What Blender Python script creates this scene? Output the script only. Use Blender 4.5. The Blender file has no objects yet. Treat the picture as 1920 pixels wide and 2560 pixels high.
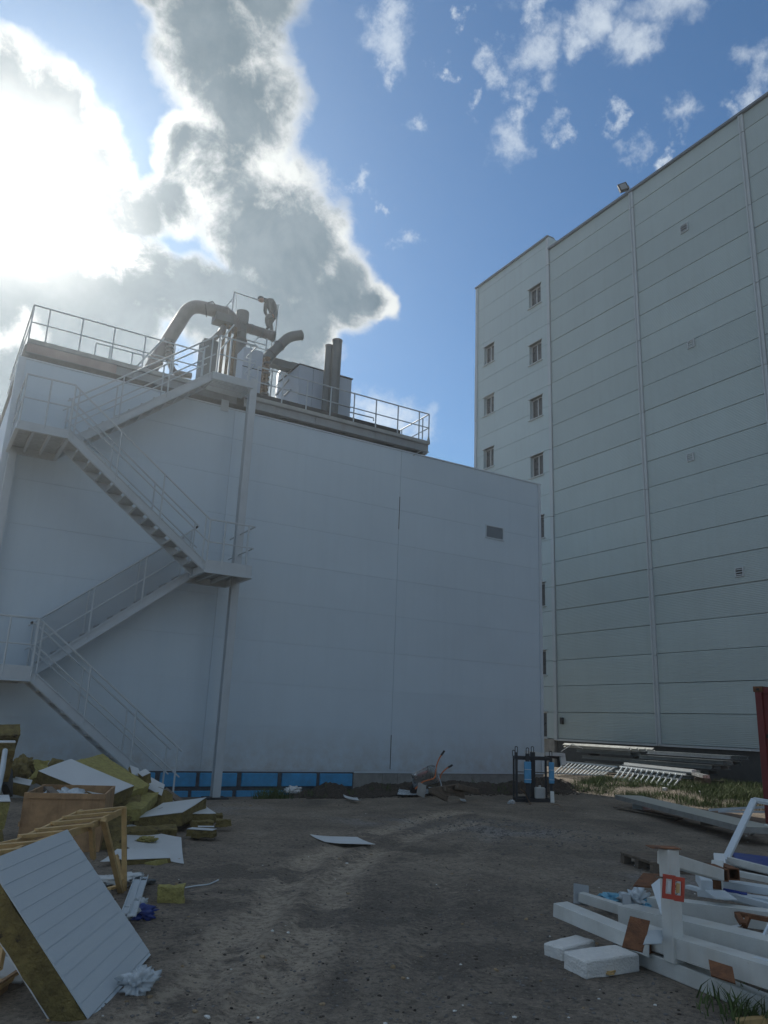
import bpy, bmesh, math, random
from mathutils import Vector, Matrix, noise
random.seed(7)
R = math.radians
scene = bpy.context.scene
col = scene.collection
# ------------------------------------------------------------------ camera
F_PX, PITCH, ROLL, AZ, HC = 1941.8, R(15.31), R(2.389), R(30.39), 1.6
def _rotz(v):
    c, s = math.cos(AZ), math.sin(AZ)
    return Vector((c*v[0]+s*v[1], -s*v[0]+c*v[1], v[2]))
_fw = _rotz((0, math.cos(PITCH), math.sin(PITCH)))
_u0 = _rotz((0, -math.sin(PITCH), math.cos(PITCH)))
_r0 = _rotz((1, 0, 0))
_r = _r0*math.cos(ROLL)+_u0*math.sin(ROLL)
_u = _u0*math.cos(ROLL)-_r0*math.sin(ROLL)
CAM = Vector((0, 0, HC))
FH = Vector((math.sin(AZ), math.cos(AZ), 0))          # horizontal heading
cam_d = bpy.data.cameras.new('camera'); cam = bpy.data.objects.new('camera', cam_d); col.objects.link(cam)
cam_d.sensor_fit = 'HORIZONTAL'; cam_d.sensor_width = 36; cam_d.lens = 36*F_PX/1920
cam_d.clip_start = .05; cam_d.clip_end = 9000
m = Matrix.Identity(4)
for i, v in enumerate((_r, _u, -_fw)):
    for j in range(3): m[j][i] = v[j]
m.translation = CAM; cam.matrix_world = m
scene.camera = cam
scene.render.resolution_x = 768; scene.render.resolution_y = 1024
# surveying helpers: where the photograph's sight lines meet real planes / heights / distances
def ray(x, y): return _fw+_r*((x-960)/F_PX)+_u*((1280-y)/F_PX)
def at(x, y, ax, v):
    d = ray(x, y); i = 'xyz'.index(ax); return CAM+d*((v-CAM[i])/d[i])
def G(x, y, z=0.0): return at(x, y, 'z', z)
def D(x, y, d):
    q = ray(x, y); return CAM+q*(d/q.dot(FH))
# ------------------------------------------------------------------ view, sun, sky
vs = scene.view_settings
vs.view_transform = 'Standard'; vs.look = 'None'; vs.exposure = 1.2; vs.gamma = 1; vs.use_curve_mapping = False
SUN_EL, SUN_AZ = R(33.2), R(1.4)                       # azimuth from +Y towards +X
sdir = Vector((math.sin(SUN_AZ)*math.cos(SUN_EL), math.cos(SUN_AZ)*math.cos(SUN_EL), math.sin(SUN_EL)))
sd = bpy.data.lights.new('sun', 'SUN'); sd.energy = 2.2; sd.angle = R(.6); sd.color = (1, .94, .84)
sun = bpy.data.objects.new('sun', sd); col.objects.link(sun)
sun.rotation_euler = (-sdir).to_track_quat('-Z', 'Y').to_euler(); sun.location = (0, 30, 60)

def build_world():
    w = bpy.data.worlds.new('World'); scene.world = w; w.use_nodes = True
    nt = w.node_tree; nt.nodes.clear(); N = nt.nodes.new; L = nt.links.new
    def math_(op, a, b=None, clamp=False):
        n = N('ShaderNodeMath'); n.operation = op; n.use_clamp = clamp
        for i, q in enumerate((a, b)):
            if q is None: continue
            if isinstance(q, (int, float)): n.inputs[i].default_value = q
            else: L(q, n.inputs[i])
        return n.outputs[0]
    def smax(a, b, k=.12):
        n = N('ShaderNodeMath'); n.operation = 'SMOOTH_MAX'; L(a, n.inputs[0]); L(b, n.inputs[1]); n.inputs[2].default_value = k
        return n.outputs[0]
    def remap(v, a, b, c=0., d=1., smooth=True):
        n = N('ShaderNodeMapRange'); n.interpolation_type = 'SMOOTHSTEP' if smooth else 'LINEAR'
        L(v, n.inputs[0])
        for i, q in enumerate((a, b, c, d)): n.inputs[i+1].default_value = q
        return n.outputs[0]
    def mix(f, a, b):
        n = N('ShaderNodeMix'); n.data_type = 'RGBA'
        if isinstance(f, float): n.inputs[0].default_value = f
        else: L(f, n.inputs[0])
        for i, q in ((6, a), (7, b)):
            if isinstance(q, tuple): n.inputs[i].default_value = (*q, 1)
            else: L(q, n.inputs[i])
        return n.outputs[2]
    tc = N('ShaderNodeTexCoord').outputs['Generated']
    def noi(scale, det=8, rough=.6, dist=0., vec=tc):
        n = N('ShaderNodeTexNoise'); n.inputs['Scale'].default_value = scale; n.inputs['Detail'].default_value = det
        n.inputs['Roughness'].default_value = rough; n.inputs['Distortion'].default_value = dist; L(vec, n.inputs['Vector']); return n
    sky = N('ShaderNodeTexSky'); sky.sky_type = 'NISHITA'; sky.sun_disc = False
    sky.sun_elevation = SUN_EL; sky.sun_rotation = SUN_AZ; sky.altitude = 50; sky.air_density = 1.0; sky.dust_density = .25; sky.ozone_density = 2.0
    # wobble the direction so cloud outlines billow
    nv = noi(5.5, 5, .55)
    sub = N('ShaderNodeVectorMath'); sub.operation = 'SUBTRACT'; L(nv.outputs['Color'], sub.inputs[0]); sub.inputs[1].default_value = (.5, .5, .5)
    sc = N('ShaderNodeVectorMath'); sc.operation = 'SCALE'; L(sub.outputs[0], sc.inputs[0]); sc.inputs['Scale'].default_value = .11
    ad = N('ShaderNodeVectorMath'); ad.operation = 'ADD'; L(tc, ad.inputs[0]); L(sc.outputs[0], ad.inputs[1])
    dv = ad.outputs[0]
    def blobs(lst, dv=dv):
        acc = None
        for x, y, r in lst:
            q = ray(x, y); Lq = q.length; c = q/Lq; rr = r/F_PX/Lq
            n = N('ShaderNodeVectorMath'); n.operation = 'DISTANCE'; L(dv, n.inputs[0]); n.inputs[1].default_value = c
            v = math_('SUBTRACT', 1.0, math_('DIVIDE', n.outputs['Value'], rr))
            acc = v if acc is None else smax(acc, v)
        return acc
    k = 1/1.508
    big = [(780,40,250),(820,220,270),(900,420,265),(880,620,250),(970,800,260),(1120,960,250),(1300,1080,190),(700,560,130),
           (690,760,160),(1000,1240,290),(1180,1220,160),(760,1130,200),(300,1120,330),(0,1080,300),(540,1100,200),(30,620,370),(30,340,190),(170,420,190),
           (300,600,210),(400,760,170),(560,800,130),(1440,1110,90),(600,-120,160),(900,-150,300),(-300,700,420),(-320,1100,350),(350,1330,300),(0,1500,300)]
    dens = blobs([(x*k, y*k, r*k) for x, y, r in big])
    wis = [(230,80,85),(225,180,100),(205,270,60),(490,40,45),(770,20,70),(790,170,100),(800,310,95),(735,380,60),(590,210,70),(650,290,70),
           (680,530,95),(730,450,60),(880,430,60),(905,500,45),(1040,60,110),(1180,130,100),(950,150,75),(325,490,60),(540,385,45),
           (1080,450,45),(1150,530,75),(1320,430,72),(1310,530,50),(1640,250,90),(1610,345,75),(1510,430,60),(1260,625,35),(450,230,40),(1290,-80,140),
           (150,690,55),(190,790,40),(280,880,60),(310,700,25),(760,-160,160),(1700,560,90),(130,1525,100),(215,1545,100),(290,1560,95),(350,1600,90),(190,1600,90),(-170,1400,90),(-60,1420,60)]
    nv2 = noi(21, 6, .65)
    sub2 = N('ShaderNodeVectorMath'); sub2.operation = 'SUBTRACT'; L(nv2.outputs['Color'], sub2.inputs[0]); sub2.inputs[1].default_value = (.5, .5, .5)
    sc2 = N('ShaderNodeVectorMath'); sc2.operation = 'SCALE'; L(sub2.outputs[0], sc2.inputs[0]); sc2.inputs['Scale'].default_value = .10
    ad2 = N('ShaderNodeVectorMath'); ad2.operation = 'ADD'; L(tc, ad2.inputs[0]); L(sc2.outputs[0], ad2.inputs[1])
    wd = blobs([(820+x*k, y*k, r*k*1.15) for x, y, r in wis], ad2.outputs[0])
    f1 = noi(9, 11, .62, .25).outputs['Fac']; f2 = noi(34, 7, .66, .6).outputs['Fac']; f3 = noi(3.2, 5, .55).outputs['Fac']; f4 = noi(4.6, 6, .6, .5).outputs['Fac']
    e = math_('ADD', math_('MULTIPLY', math_('SUBTRACT', f1, .5), 1.9), math_('MULTIPLY', math_('SUBTRACT', f2, .5), .55))
    # unseen clouds elsewhere on the sky dome, cover raised to whiten the fill light
    vd = N('ShaderNodeVectorMath'); vd.operation = 'DISTANCE'; L(tc, vd.inputs[0]); vd.inputs[1].default_value = _fw
    away = remap(vd.outputs['Value'], .75, 1.0)
    other = math_('ADD', math_('MULTIPLY', math_('SUBTRACT', f3, .465), 4.0), math_('MULTIPLY', math_('SUBTRACT', away, 1.0), 3.0))
    body = math_('MAXIMUM', math_('ADD', dens, math_('MULTIPLY', e, .42)), math_('ADD', other, math_('MULTIPLY', e, .5)))
    cover = remap(body, -.05, .27)
    thick = remap(math_('ADD', math_('ADD', body, math_('MULTIPLY', math_('SUBTRACT', f1, .5), 1.7)), math_('ADD', math_('MULTIPLY', math_('SUBTRACT', f4, .5), 1.3), math_('MULTIPLY', math_('SUBTRACT', f2, .5), .35))), .0, .62)
    ew = math_('ADD', math_('MULTIPLY', math_('SUBTRACT', f1, .5), 1.9), math_('MULTIPLY', math_('SUBTRACT', f2, .5), .45))
    wbody = math_('ADD', remap(wd, -.6, 1.25), math_('MULTIPLY', ew, .95))
    wcov = math_('MULTIPLY', remap(wbody, .32, 1.3), .74)
    # glare of the veiled sun through the cloud
    sdv = N('ShaderNodeVectorMath'); sdv.operation = 'DISTANCE'; L(dv, sdv.inputs[0]); sdv.inputs[1].default_value = sdir
    sa = sdv.outputs['Value']
    g1 = math_('POWER', 2.718, math_('MULTIPLY', math_('POWER', math_('DIVIDE', sa, .075), 2.0), -1.0))
    g2 = math_('POWER', 2.718, math_('MULTIPLY', math_('POWER', math_('DIVIDE', sa, .15), 2.0), -1.0))
    S = 10.0                                          # cloud radiance is divided by this in the Background strength
    white = (.365*S, .375*S, .37*S); grey = (.035*S, .062*S, .085*S)
    cc = mix(thick, white, grey)
    cm = mix(math_('MULTIPLY', remap(f1, .35, .7), .35), cc, (.18*S, .21*S, .235*S))
    def addc(a, f, c):
        n = N('ShaderNodeMix'); n.data_type = 'RGBA'; n.blend_type = 'ADD'; L(f, n.inputs[0]); L(a, n.inputs[6]); n.inputs[7].default_value = (*c, 1); n.clamp_factor = False
        return n.outputs[2]
    cm = addc(cm, math_('MULTIPLY', g2, math_('SUBTRACT', 1.12, thick)), (.42*S, .40*S, .36*S))
    skyc = N('ShaderNodeMix'); skyc.data_type = 'RGBA'; skyc.blend_type = 'MULTIPLY'; skyc.inputs[0].default_value = 1; L(sky.outputs[0], skyc.inputs[6]); skyc.inputs[7].default_value = (.27, .39, .465, 1)
    lim = N('ShaderNodeMix'); lim.data_type = 'RGBA'; lim.blend_type = 'DARKEN'; lim.inputs[0].default_value = 1; L(skyc.outputs[2], lim.inputs[6]); lim.inputs[7].default_value = (.11*S, .19*S, .31*S, 1)
    c1 = mix(wcov, lim.outputs[2], (.33*S, .365*S, .395*S))
    c2 = mix(cover, c1, cm)
    c2 = addc(c2, g1, (.9*S, .87*S, .8*S))
    bg = N('ShaderNodeBackground'); bg.inputs['Strength'].default_value = .1; L(c2, bg.inputs['Color'])
    o = N('ShaderNodeOutputWorld'); L(bg.outputs[0], o.inputs['Surface'])
build_world()

# ------------------------------------------------------------------ materials
MATS = {}
def mat(name, base, rough=.6, metal=0., var=.12, scale=6., bump=0., bscale=60., spots=None, streak=None, alpha=None, ribs=None, detail=6, objvar=0., splash=None):
    """noise-mottled Principled material; spots=(colour, threshold, scale) adds dirt patches, streak=(colour, amount) vertical stains, ribs=(axis, pitch, depth)"""
    if name in MATS: return MATS[name]
    mt = bpy.data.materials.new(name); mt.use_nodes = True; nt = mt.node_tree; N = nt.nodes.new; L = nt.links.new
    p = nt.nodes['Principled BSDF']; p.inputs['Roughness'].default_value = rough; p.inputs['Metallic'].default_value = metal
    geo = N('ShaderNodeNewGeometry'); pos = geo.outputs['Position']
    n = N('ShaderNodeTexNoise'); n.inputs['Scale'].default_value = scale; n.inputs['Detail'].default_value = detail; n.inputs['Roughness'].default_value = .62; L(pos, n.inputs['Vector'])
    def mix(f, a, b):
        q = N('ShaderNodeMix'); q.data_type = 'RGBA'
        L(f, q.inputs[0])
        for i, c in ((6, a), (7, b)):
            if isinstance(c, tuple): q.inputs[i].default_value = (*c, 1)
            else: L(c, q.inputs[i])
        return q.outputs[2]
    def rmp(v, a, b, c=0., d=1.):
        q = N('ShaderNodeMapRange'); L(v, q.inputs[0])
        for i, t in enumerate((a, b, c, d)): q.inputs[i+1].default_value = t
        return q.outputs[0]
    lo = tuple(c*(1-var) for c in base); hi = tuple(min(1, c*(1+var)) for c in base)
    c = mix(rmp(n.outputs['Fac'], .3, .7), lo, hi)
    if streak:
        mp = N('ShaderNodeMapping'); mp.inputs['Scale'].default_value = (3.5, 3.5, .18); L(pos, mp.inputs['Vector'])
        s = N('ShaderNodeTexNoise'); s.inputs['Scale'].default_value = 1.3; s.inputs['Detail'].default_value = 7; s.inputs['Roughness'].default_value = .7; L(mp.outputs[0], s.inputs['Vector'])
        c = mix(rmp(s.outputs['Fac'], .48, .72, 0, streak[1]), c, streak[0])
    if spots:
        s = N('ShaderNodeTexNoise'); s.inputs['Scale'].default_value = spots[2]; s.inputs['Detail'].default_value = 9; s.inputs['Roughness'].default_value = .7; L(pos, s.inputs['Vector'])
        c = mix(rmp(s.outputs['Fac'], spots[1], spots[1]+.08), c, spots[0])
    if objvar:
        oi = N('ShaderNodeObjectInfo'); hs = N('ShaderNodeHueSaturation'); L(rmp(oi.outputs['Random'], 0, 1, 1-objvar, 1+objvar), hs.inputs['Value']); L(c, hs.inputs['Color']); c = hs.outputs[0]
    if splash:
        sz = N('ShaderNodeSeparateXYZ'); L(pos, sz.inputs[0]); sn = N('ShaderNodeTexNoise'); sn.inputs['Scale'].default_value = 2.2; sn.inputs['Detail'].default_value = 8; sn.inputs['Roughness'].default_value = .75; L(pos, sn.inputs['Vector'])
        m1 = N('ShaderNodeMath'); m1.operation = 'MULTIPLY'; L(rmp(sz.outputs['Z'], .4, 1.5, 1, 0), m1.inputs[0]); L(rmp(sn.outputs['Fac'], .35, .7, 0, .75), m1.inputs[1])
        c = mix(m1.outputs[0], c, splash)
    L(c, p.inputs['Base Color'])
    L(rmp(n.outputs['Fac'], .3, .7, max(.03, rough-.08), min(1, rough+.08)), p.inputs['Roughness'])
    h = None
    if bump:
        b = N('ShaderNodeTexNoise'); b.inputs['Scale'].default_value = bscale; b.inputs['Detail'].default_value = 5; L(pos, b.inputs['Vector']); h = b.outputs['Fac']
        bn = N('ShaderNodeBump'); bn.inputs['Strength'].default_value = bump; bn.inputs['Distance'].default_value = .02; L(h, bn.inputs['Height']); L(bn.outputs[0], p.inputs['Normal'])
    if ribs:
        sx = N('ShaderNodeSeparateXYZ'); L(pos, sx.inputs[0])
        mm = N('ShaderNodeMath'); mm.operation = 'MULTIPLY'; L(sx.outputs['XYZ'.index(ribs[0])], mm.inputs[0]); mm.inputs[1].default_value = 2*math.pi/ribs[1]
        si = N('ShaderNodeMath'); si.operation = 'SINE'; L(mm.outputs[0], si.inputs[0])
        bn2 = N('ShaderNodeBump'); bn2.inputs['Strength'].default_value = 1; bn2.inputs['Distance'].default_value = ribs[2]; L(si.outputs[0], bn2.inputs['Height'])
        if bump: L(bn.outputs[0], bn2.inputs['Normal'])
        L(bn2.outputs[0], p.inputs['Normal'])
    if alpha is not None: p.inputs['Alpha'].default_value = alpha
    MATS[name] = mt; return mt
M_HALL = mat('hall_panel_paint', (.53, .64, .72), .55, var=.03, scale=.8, bump=.12, bscale=90, streak=((.44, .545, .62), .22), objvar=.018, splash=(.36, .33, .29))
M_HALLT = mat('hall_trim_paint', (.53, .61, .67), .5, var=.04, scale=2)
M_TALL = mat('tall_panel_paint', (.385, .465, .465), .5, var=.05, scale=.5, ribs=('Z', .055, .003), streak=((.33, .385, .375), .28), objvar=.045)
M_TALLT = mat('tall_trim_paint', (.45, .50, .52), .42, var=.05, scale=2, streak=((.36, .38, .37), .3))
M_TOWER = mat('tower_panel_paint', (.42, .51, .52), .5, var=.05, scale=.5, streak=((.34, .385, .39), .3), objvar=.04)
M_CAP = mat('parapet_cap_metal', (.16, .18, .2), .4, .3, var=.1)
M_STEEL = mat('light_grey_steel_paint', (.44, .50, .54), .5, var=.06, scale=4, spots=((.3, .27, .24), .70, 7))
M_GALV = mat('galvanised_steel', (.55, .57, .58), .38, .75, var=.15, scale=9)
M_TREAD = mat('galvanised_grating', (.36, .39, .40), .5, .4, var=.2, scale=12)
M_BEAM = mat('platform_beam_paint', (.30, .33, .35), .5, var=.1, scale=3, streak=((.2, .2, .19), .4))
M_CONC = mat('weathered_concrete', (.27, .27, .255), .9, var=.2, scale=5, bump=.4, bscale=40)
M_DECKC = mat('pale_deck_edge', (.36, .38, .37), .8, var=.2, scale=4)
M_DARK = mat('dark_steel', (.035, .038, .042), .55, .3, var=.25)
M_ROOFD = mat('roof_bitumen', (.05, .055, .06), .8, var=.3)
M_DUCT = mat('weathered_duct_steel', (.15, .145, .145), .5, .25, var=.22, scale=3, streak=((.10, .075, .06), .5))
M_SILO = mat('grey_silo_steel', (.12, .135, .14), .55, .2, var=.15, scale=3)
M_RUST = mat('rusty_steel', (.17, .075, .035), .85, .1, var=.45, scale=14, bump=.3, bscale=80, spots=((.06, .035, .025), .6, 20))
M_RUSTB = mat('brown_pipework', (.19, .13, .08), .7, .2, var=.35, scale=9)
M_UNIT = mat('blue_grey_unit_paint', (.36, .43, .52), .5, var=.06, scale=3)
M_TANK = mat('brushed_tank_steel', (.55, .56, .56), .3, .7, var=.08)
M_GLASS = mat('dark_window_glass', (.02, .025, .03), .3, 0, var=.1)
M_WFRAME = mat('window_frame_plastic', (.5, .52, .52), .4, var=.04)
M_BLUE = mat('blue_foam_board', (.055, .34, .66), .75, var=.15, scale=4, bump=.1, spots=((.28, .42, .50), .66, 9), splash=(.07, .22, .36))
M_MORT = mat('dark_adhesive', (.07, .085, .10), .85, var=.4, scale=9, bump=.6, bscale=30)
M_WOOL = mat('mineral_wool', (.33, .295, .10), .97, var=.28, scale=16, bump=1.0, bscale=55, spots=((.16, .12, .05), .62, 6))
M_WOOLD = mat('dark_mineral_wool', (.17, .135, .048), .97, var=.4, scale=12, bump=1.0, bscale=55, spots=((.04, .03, .02), .58, 7))  # same wool in a darker brown tone
M_SHEET = mat('white_sheet_steel', (.60, .63, .64), .45, var=.05, scale=2.5, spots=((.2, .17, .13), .70, 11))
M_SHEETG = mat('grained_panel_steel', (.50, .56, .60), .55, var=.05, scale=140, bump=.2, bscale=260)
M_WOOD = mat('weathered_plywood', (.38, .235, .12), .8, var=.3, scale=5, bump=.2, bscale=30, streak=((.09, .05, .03), .6))
M_LATH = mat('pale_pine_lath', (.50, .34, .15), .75, var=.2, scale=9, bump=.15, bscale=40)
M_GWOOD = mat('grey_pallet_wood', (.16, .13, .10), .9, var=.35, scale=8, bump=.4, bscale=30)
M_WHITE = mat('chalky_white_paint', (.57, .585, .56), .6, var=.1, scale=4, spots=((.25, .17, .11), .665, 13), streak=((.45, .42, .36), .45), bump=.15, bscale=60, objvar=.05)
M_WHITE2 = mat('white_profile', (.56, .62, .66), .35, var=.04, scale=4, spots=((.35, .33, .3), .72, 8))
M_FOAM = mat('aerated_block', (.74, .74, .71), .95, var=.06, scale=20, bump=.8, bscale=70, spots=((.5, .45, .38), .68, 8))
M_RED = mat('red_paint', (.42, .06, .035), .5, var=.15, scale=6)
M_CONT = mat('red_container_paint', (.17, .03, .028), .55, var=.2, scale=3, spots=((.10, .04, .025), .66, 8))
M_ORANGE = mat('orange_tube_paint', (.50, .15, .05), .5, var=.15)
M_BLACK = mat('black_rubber', (.015, .015, .016), .6, var=.3)
M_BPAD = mat('blue_foam_pad', (.10, .33, .55), .6, var=.15, scale=8)
M_TRAY = mat('galvanised_tray', (.42, .45, .48), .3, .8, var=.15)
M_PLAST = mat('crumpled_film', (.50, .56, .60), .25, var=.15, scale=12, bump=.5, bscale=22)
M_BFILM = mat('blue_film', (.16, .42, .58), .35, var=.2, bump=.5, bscale=22)
M_NAVY = mat('navy_plastic', (.015, .04, .22), .4, var=.2)
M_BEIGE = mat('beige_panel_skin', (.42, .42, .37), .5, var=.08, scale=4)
M_GRASS = mat('grass_blades', (.07, .105, .03), .8, var=.4, scale=3)
M_STONE = mat('loose_stones', (.16, .15, .14), .9, var=.35, scale=3)
M_WOODC = mat('splinters', (.30, .22, .13), .9, var=.4)
M_SKIN = mat('skin', (.30, .18, .13), .6, var=.05)
M_CLOTH = mat('dark_workwear', (.075, .092, .098), .85, var=.2, scale=8)
M_HAIR = mat('grey_cap_cloth', (.05, .055, .06), .85, var=.1)
M_INFILL = mat('see_through_grey', (.36, .38, .39), .6, alpha=.2)
M_LENS = mat('lamp_glass', (.25, .27, .28), .15, var=.05)
def soil_material(name, tan, dark, tint):
    mt = bpy.data.materials.new(name); mt.use_nodes = True; nt = mt.node_tree; N = nt.nodes.new; L = nt.links.new
    p = nt.nodes['Principled BSDF']; p.inputs['Roughness'].default_value = .95; p.inputs['Specular IOR Level'].default_value = .25
    pos = N('ShaderNodeNewGeometry').outputs['Position']
    def noi(s, d=8, r=.65, ds=0):
        n = N('ShaderNodeTexNoise'); n.inputs['Scale'].default_value = s; n.inputs['Detail'].default_value = d; n.inputs['Roughness'].default_value = r; n.inputs['Distortion'].default_value = ds; L(pos, n.inputs['Vector']); return n.outputs['Fac']
    def rmp(v, a, b, c=0., d=1.):
        q = N('ShaderNodeMapRange'); L(v, q.inputs[0])
        for i, t in enumerate((a, b, c, d)): q.inputs[i+1].default_value = t
        return q.outputs[0]
    def mix(f, a, b, bt='MIX'):
        q = N('ShaderNodeMix'); q.data_type = 'RGBA'; q.blend_type = bt; L(f, q.inputs[0])
        for i, c in ((6, a), (7, b)):
            if isinstance(c, tuple): q.inputs[i].default_value = (*c, 1)
            else: L(c, q.inputs[i])
        return q.outputs[2]
    at_ = N('ShaderNodeVertexColor'); at_.layer_name = 'wear'
    sp = N('ShaderNodeSeparateColor'); L(at_.outputs['Color'], sp.inputs[0])
    big = noi(.55, 7, .6, .4); mid = noi(2.6, 9, .7, .5); mid2 = noi(1.5, 10, .72, .8); fine = noi(17, 10, .8); fine2 = noi(31, 9, .8, .4); grit = noi(110, 3, .8)
    c = mix(rmp(big, .34, .66), dark, tint)
    c = mix(rmp(mid, .48, .75, 0, .35), c, tan)
    c = mix(rmp(mid2, .52, .66, 0, .6), c, dark)
    def edge(v, nz, amt, lo_, hi_, top):
        q = N('ShaderNodeMath'); q.operation = 'MULTIPLY_ADD'; L(nz, q.inputs[0]); q.inputs[1].default_value = amt; L(v, q.inputs[2])
        return rmp(q.outputs[0], lo_+amt*.5, hi_+amt*.5, 0, top)
    ms = noi(6.5, 10, .75, .6)
    c = mix(edge(sp.outputs[0], ms, 1.6, .25, .85, .72), c, tan)      # dusty wheel tracks
    c = mix(edge(sp.outputs[1], ms, -1.6, .22, .6, .85), c, dark)     # damp patches, and bank soil darkened against the strong sun
    c = mix(sp.outputs[2], c, (.36, .35, .34))         # pale gravel
    c = mix(rmp(fine, .47, .62, 0, .75), c, tuple(q*.45 for q in dark))
    c = mix(rmp(fine2, .54, .66, 0, .6), c, tan)
    c = mix(rmp(grit, .58, .70, 0, .75), c, (.36, .335, .31))
    c = mix(rmp(grit, .40, .30, 0, .6), c, (.02, .018, .017))
    L(c, p.inputs['Base Color'])
    b1 = N('ShaderNodeBump'); b1.inputs['Distance'].default_value = .035; b1.inputs['Strength'].default_value = .8; L(noi(14, 9, .75), b1.inputs['Height'])
    b2 = N('ShaderNodeBump'); b2.inputs['Distance'].default_value = .02; b2.inputs['Strength'].default_value = .9; L(noi(70, 4, .7), b2.inputs['Height']); L(b1.outputs[0], b2.inputs['Normal'])
    L(b2.outputs[0], p.inputs['Normal']); return mt
M_SOIL = soil_material('yard_soil', (.60, .50, .385), (.165, .142, .118), (.37, .312, .245))
M_HEAP = soil_material('dark_soil', (.15, .12, .09), (.06, .05, .043), (.10, .082, .066))

# ------------------------------------------------------------------ mesh tools
class MB:
    def __init__(s): s.v = []; s.f = []; s.mi = []
    def poly(s, vs, fs, mi=0):
        o = len(s.v); s.v += [Vector(q) for q in vs]; s.f += [[o+i for i in f] for f in fs]; s.mi += [mi]*len(fs); return s
    def box6(s, P, mi=0, top=None):
        """P: 4 lower + 4 upper corners"""
        s.poly(P, [(3, 2, 1, 0), (4, 5, 6, 7), (0, 1, 5, 4), (1, 2, 6, 5), (2, 3, 7, 6), (3, 0, 4, 7)], mi)
        if top is not None: s.mi[-5] = top
        return s
    def box(s, lo, hi, mi=0):
        x0, y0, z0 = lo; x1, y1, z1 = hi
        return s.box6([(x0,y0,z0),(x1,y0,z0),(x1,y1,z0),(x0,y1,z0),(x0,y0,z1),(x1,y0,z1),(x1,y1,z1),(x0,y1,z1)], mi)
    def beam(s, a, b, w, h, up=(0, 0, 1), mi=0):
        a, b = Vector(a), Vector(b); d = (b-a).normalized(); up = Vector(up)
        sd_ = d.cross(up)
        if sd_.length < 1e-3: sd_ = d.cross(Vector((1, 0, 0)))
        sd_.normalize(); un = sd_.cross(d).normalized()
        s_, u_ = sd_*w/2, un*h/2
        return s.box6([a-s_-u_, a+s_-u_, b+s_-u_, b-s_-u_, a-s_+u_, a+s_+u_, b+s_+u_, b-s_+u_], mi)
    def ibeam(s, a, b, w, h, t=.015, up=(0, 0, 1)):
        a, b = Vector(a), Vector(b); d = (b-a).normalized(); sd_ = d.cross(Vector(up)).normalized(); un = sd_.cross(d).normalized()
        s.beam(a+un*(h/2-t/2), b+un*(h/2-t/2), w, t, un); s.beam(a-un*(h/2-t/2), b-un*(h/2-t/2), w, t, un); s.beam(a, b, t, h-2*t, un); return s
    def tube(s, pts, r, n=8, cap=True, mi=0):
        pts = [Vector(p) for p in pts]; rs = r if isinstance(r, (list, tuple)) else [r]*len(pts)
        o = len(s.v); prev = None
        for i, p in enumerate(pts):
            t = (pts[min(i+1, len(pts)-1)]-pts[max(i-1, 0)]).normalized()
            if prev is None:
                prev = t.cross(Vector((0, 0, 1)))
                if prev.length < .05: prev = t.cross(Vector((1, 0, 0)))
            a = (prev-t*prev.dot(t)).normalized(); prev = a; b = t.cross(a)
            for k in range(n):
                q = 2*math.pi*k/n; s.v.append(p+(a*math.cos(q)+b*math.sin(q))*rs[i])
        for i in range(len(pts)-1):
            for k in range(n):
                s.f.append([o+i*n+k, o+i*n+(k+1) % n, o+(i+1)*n+(k+1) % n, o+(i+1)*n+k]); s.mi.append(mi)
        if cap:
            s.f.append([o+k for k in range(n)][::-1]); s.f.append([o+(len(pts)-1)*n+k for k in range(n)]); s.mi += [mi, mi]
        return s
    def slab(s, a, b, d, t, mi=0, top=None):
        """a,b,d: three corners of the upper face; thickness goes away from the upward normal"""
        a, b, d = Vector(a), Vector(b), Vector(d); n = (b-a).cross(d-a).normalized()
        if n.dot(CAM-a) < 0: n = -n
        c = b+d-a; k = -n*t
        P = [a+k, b+k, c+k, d+k, a, b, c, d]
        s.poly(P, [(3, 2, 1, 0), (4, 5, 6, 7), (0, 1, 5, 4), (1, 2, 6, 5), (2, 3, 7, 6), (3, 0, 4, 7)], mi)
        if top is not None: s.mi[-5] = top
        return s
    def build(s, name, mts, parent=None, smooth=False, bevel=0., loc=None):
        if not isinstance(mts, (list, tuple)): mts = [mts]
        org = parent.matrix_world.translation.copy() if parent and False else Vector(parent['_o'] if parent else (loc or (0, 0, 0)))
        me = bpy.data.meshes.new(name); me.from_pydata([v-org for v in s.v], [], s.f)
        for q in mts: me.materials.append(q)
        for p_, i in zip(me.polygons, s.mi): p_.material_index = i; p_.use_smooth = smooth
        bm = bmesh.new(); bm.from_mesh(me); bmesh.ops.recalc_face_normals(bm, faces=bm.faces)
        if bevel: bmesh.ops.bevel(bm, geom=bm.edges[:], offset=bevel, segments=1, affect='EDGES', clamp_overlap=True)
        bm.to_mesh(me); bm.free()
        if smooth:
            try: me.set_sharp_from_angle(angle=R(40))
            except Exception: pass
        o = bpy.data.objects.new(name, me); col.objects.link(o)
        if parent is None: o.location = org
        else:
            o.parent = parent
            if not parent.get('_e'): o.location = (0, 0, 0)
        o['_o'] = org[:]
        return o
def tag(o, label=None, cat=None, group=None, kind=None):
    if label: o['label'] = label
    if cat: o['category'] = cat
    if group: o['group'] = group
    if kind: o['kind'] = kind
    return o
def thing(name, loc, label, cat, group=None):
    o = bpy.data.objects.new(name, None); o.empty_display_size = .2; col.objects.link(o); o.location = loc; o['_o'] = tuple(loc); return tag(o, label, cat, group)
def one(mb, name, mts, label, cat, group=None, smooth=False, bevel=0.):
    c = Vector((0, 0, 0))
    for v in mb.v: c += v
    c /= len(mb.v); c.z = min(v.z for v in mb.v)
    o = mb.build(name, mts, None, smooth, bevel, loc=c); return tag(o, label, cat, group)
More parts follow.
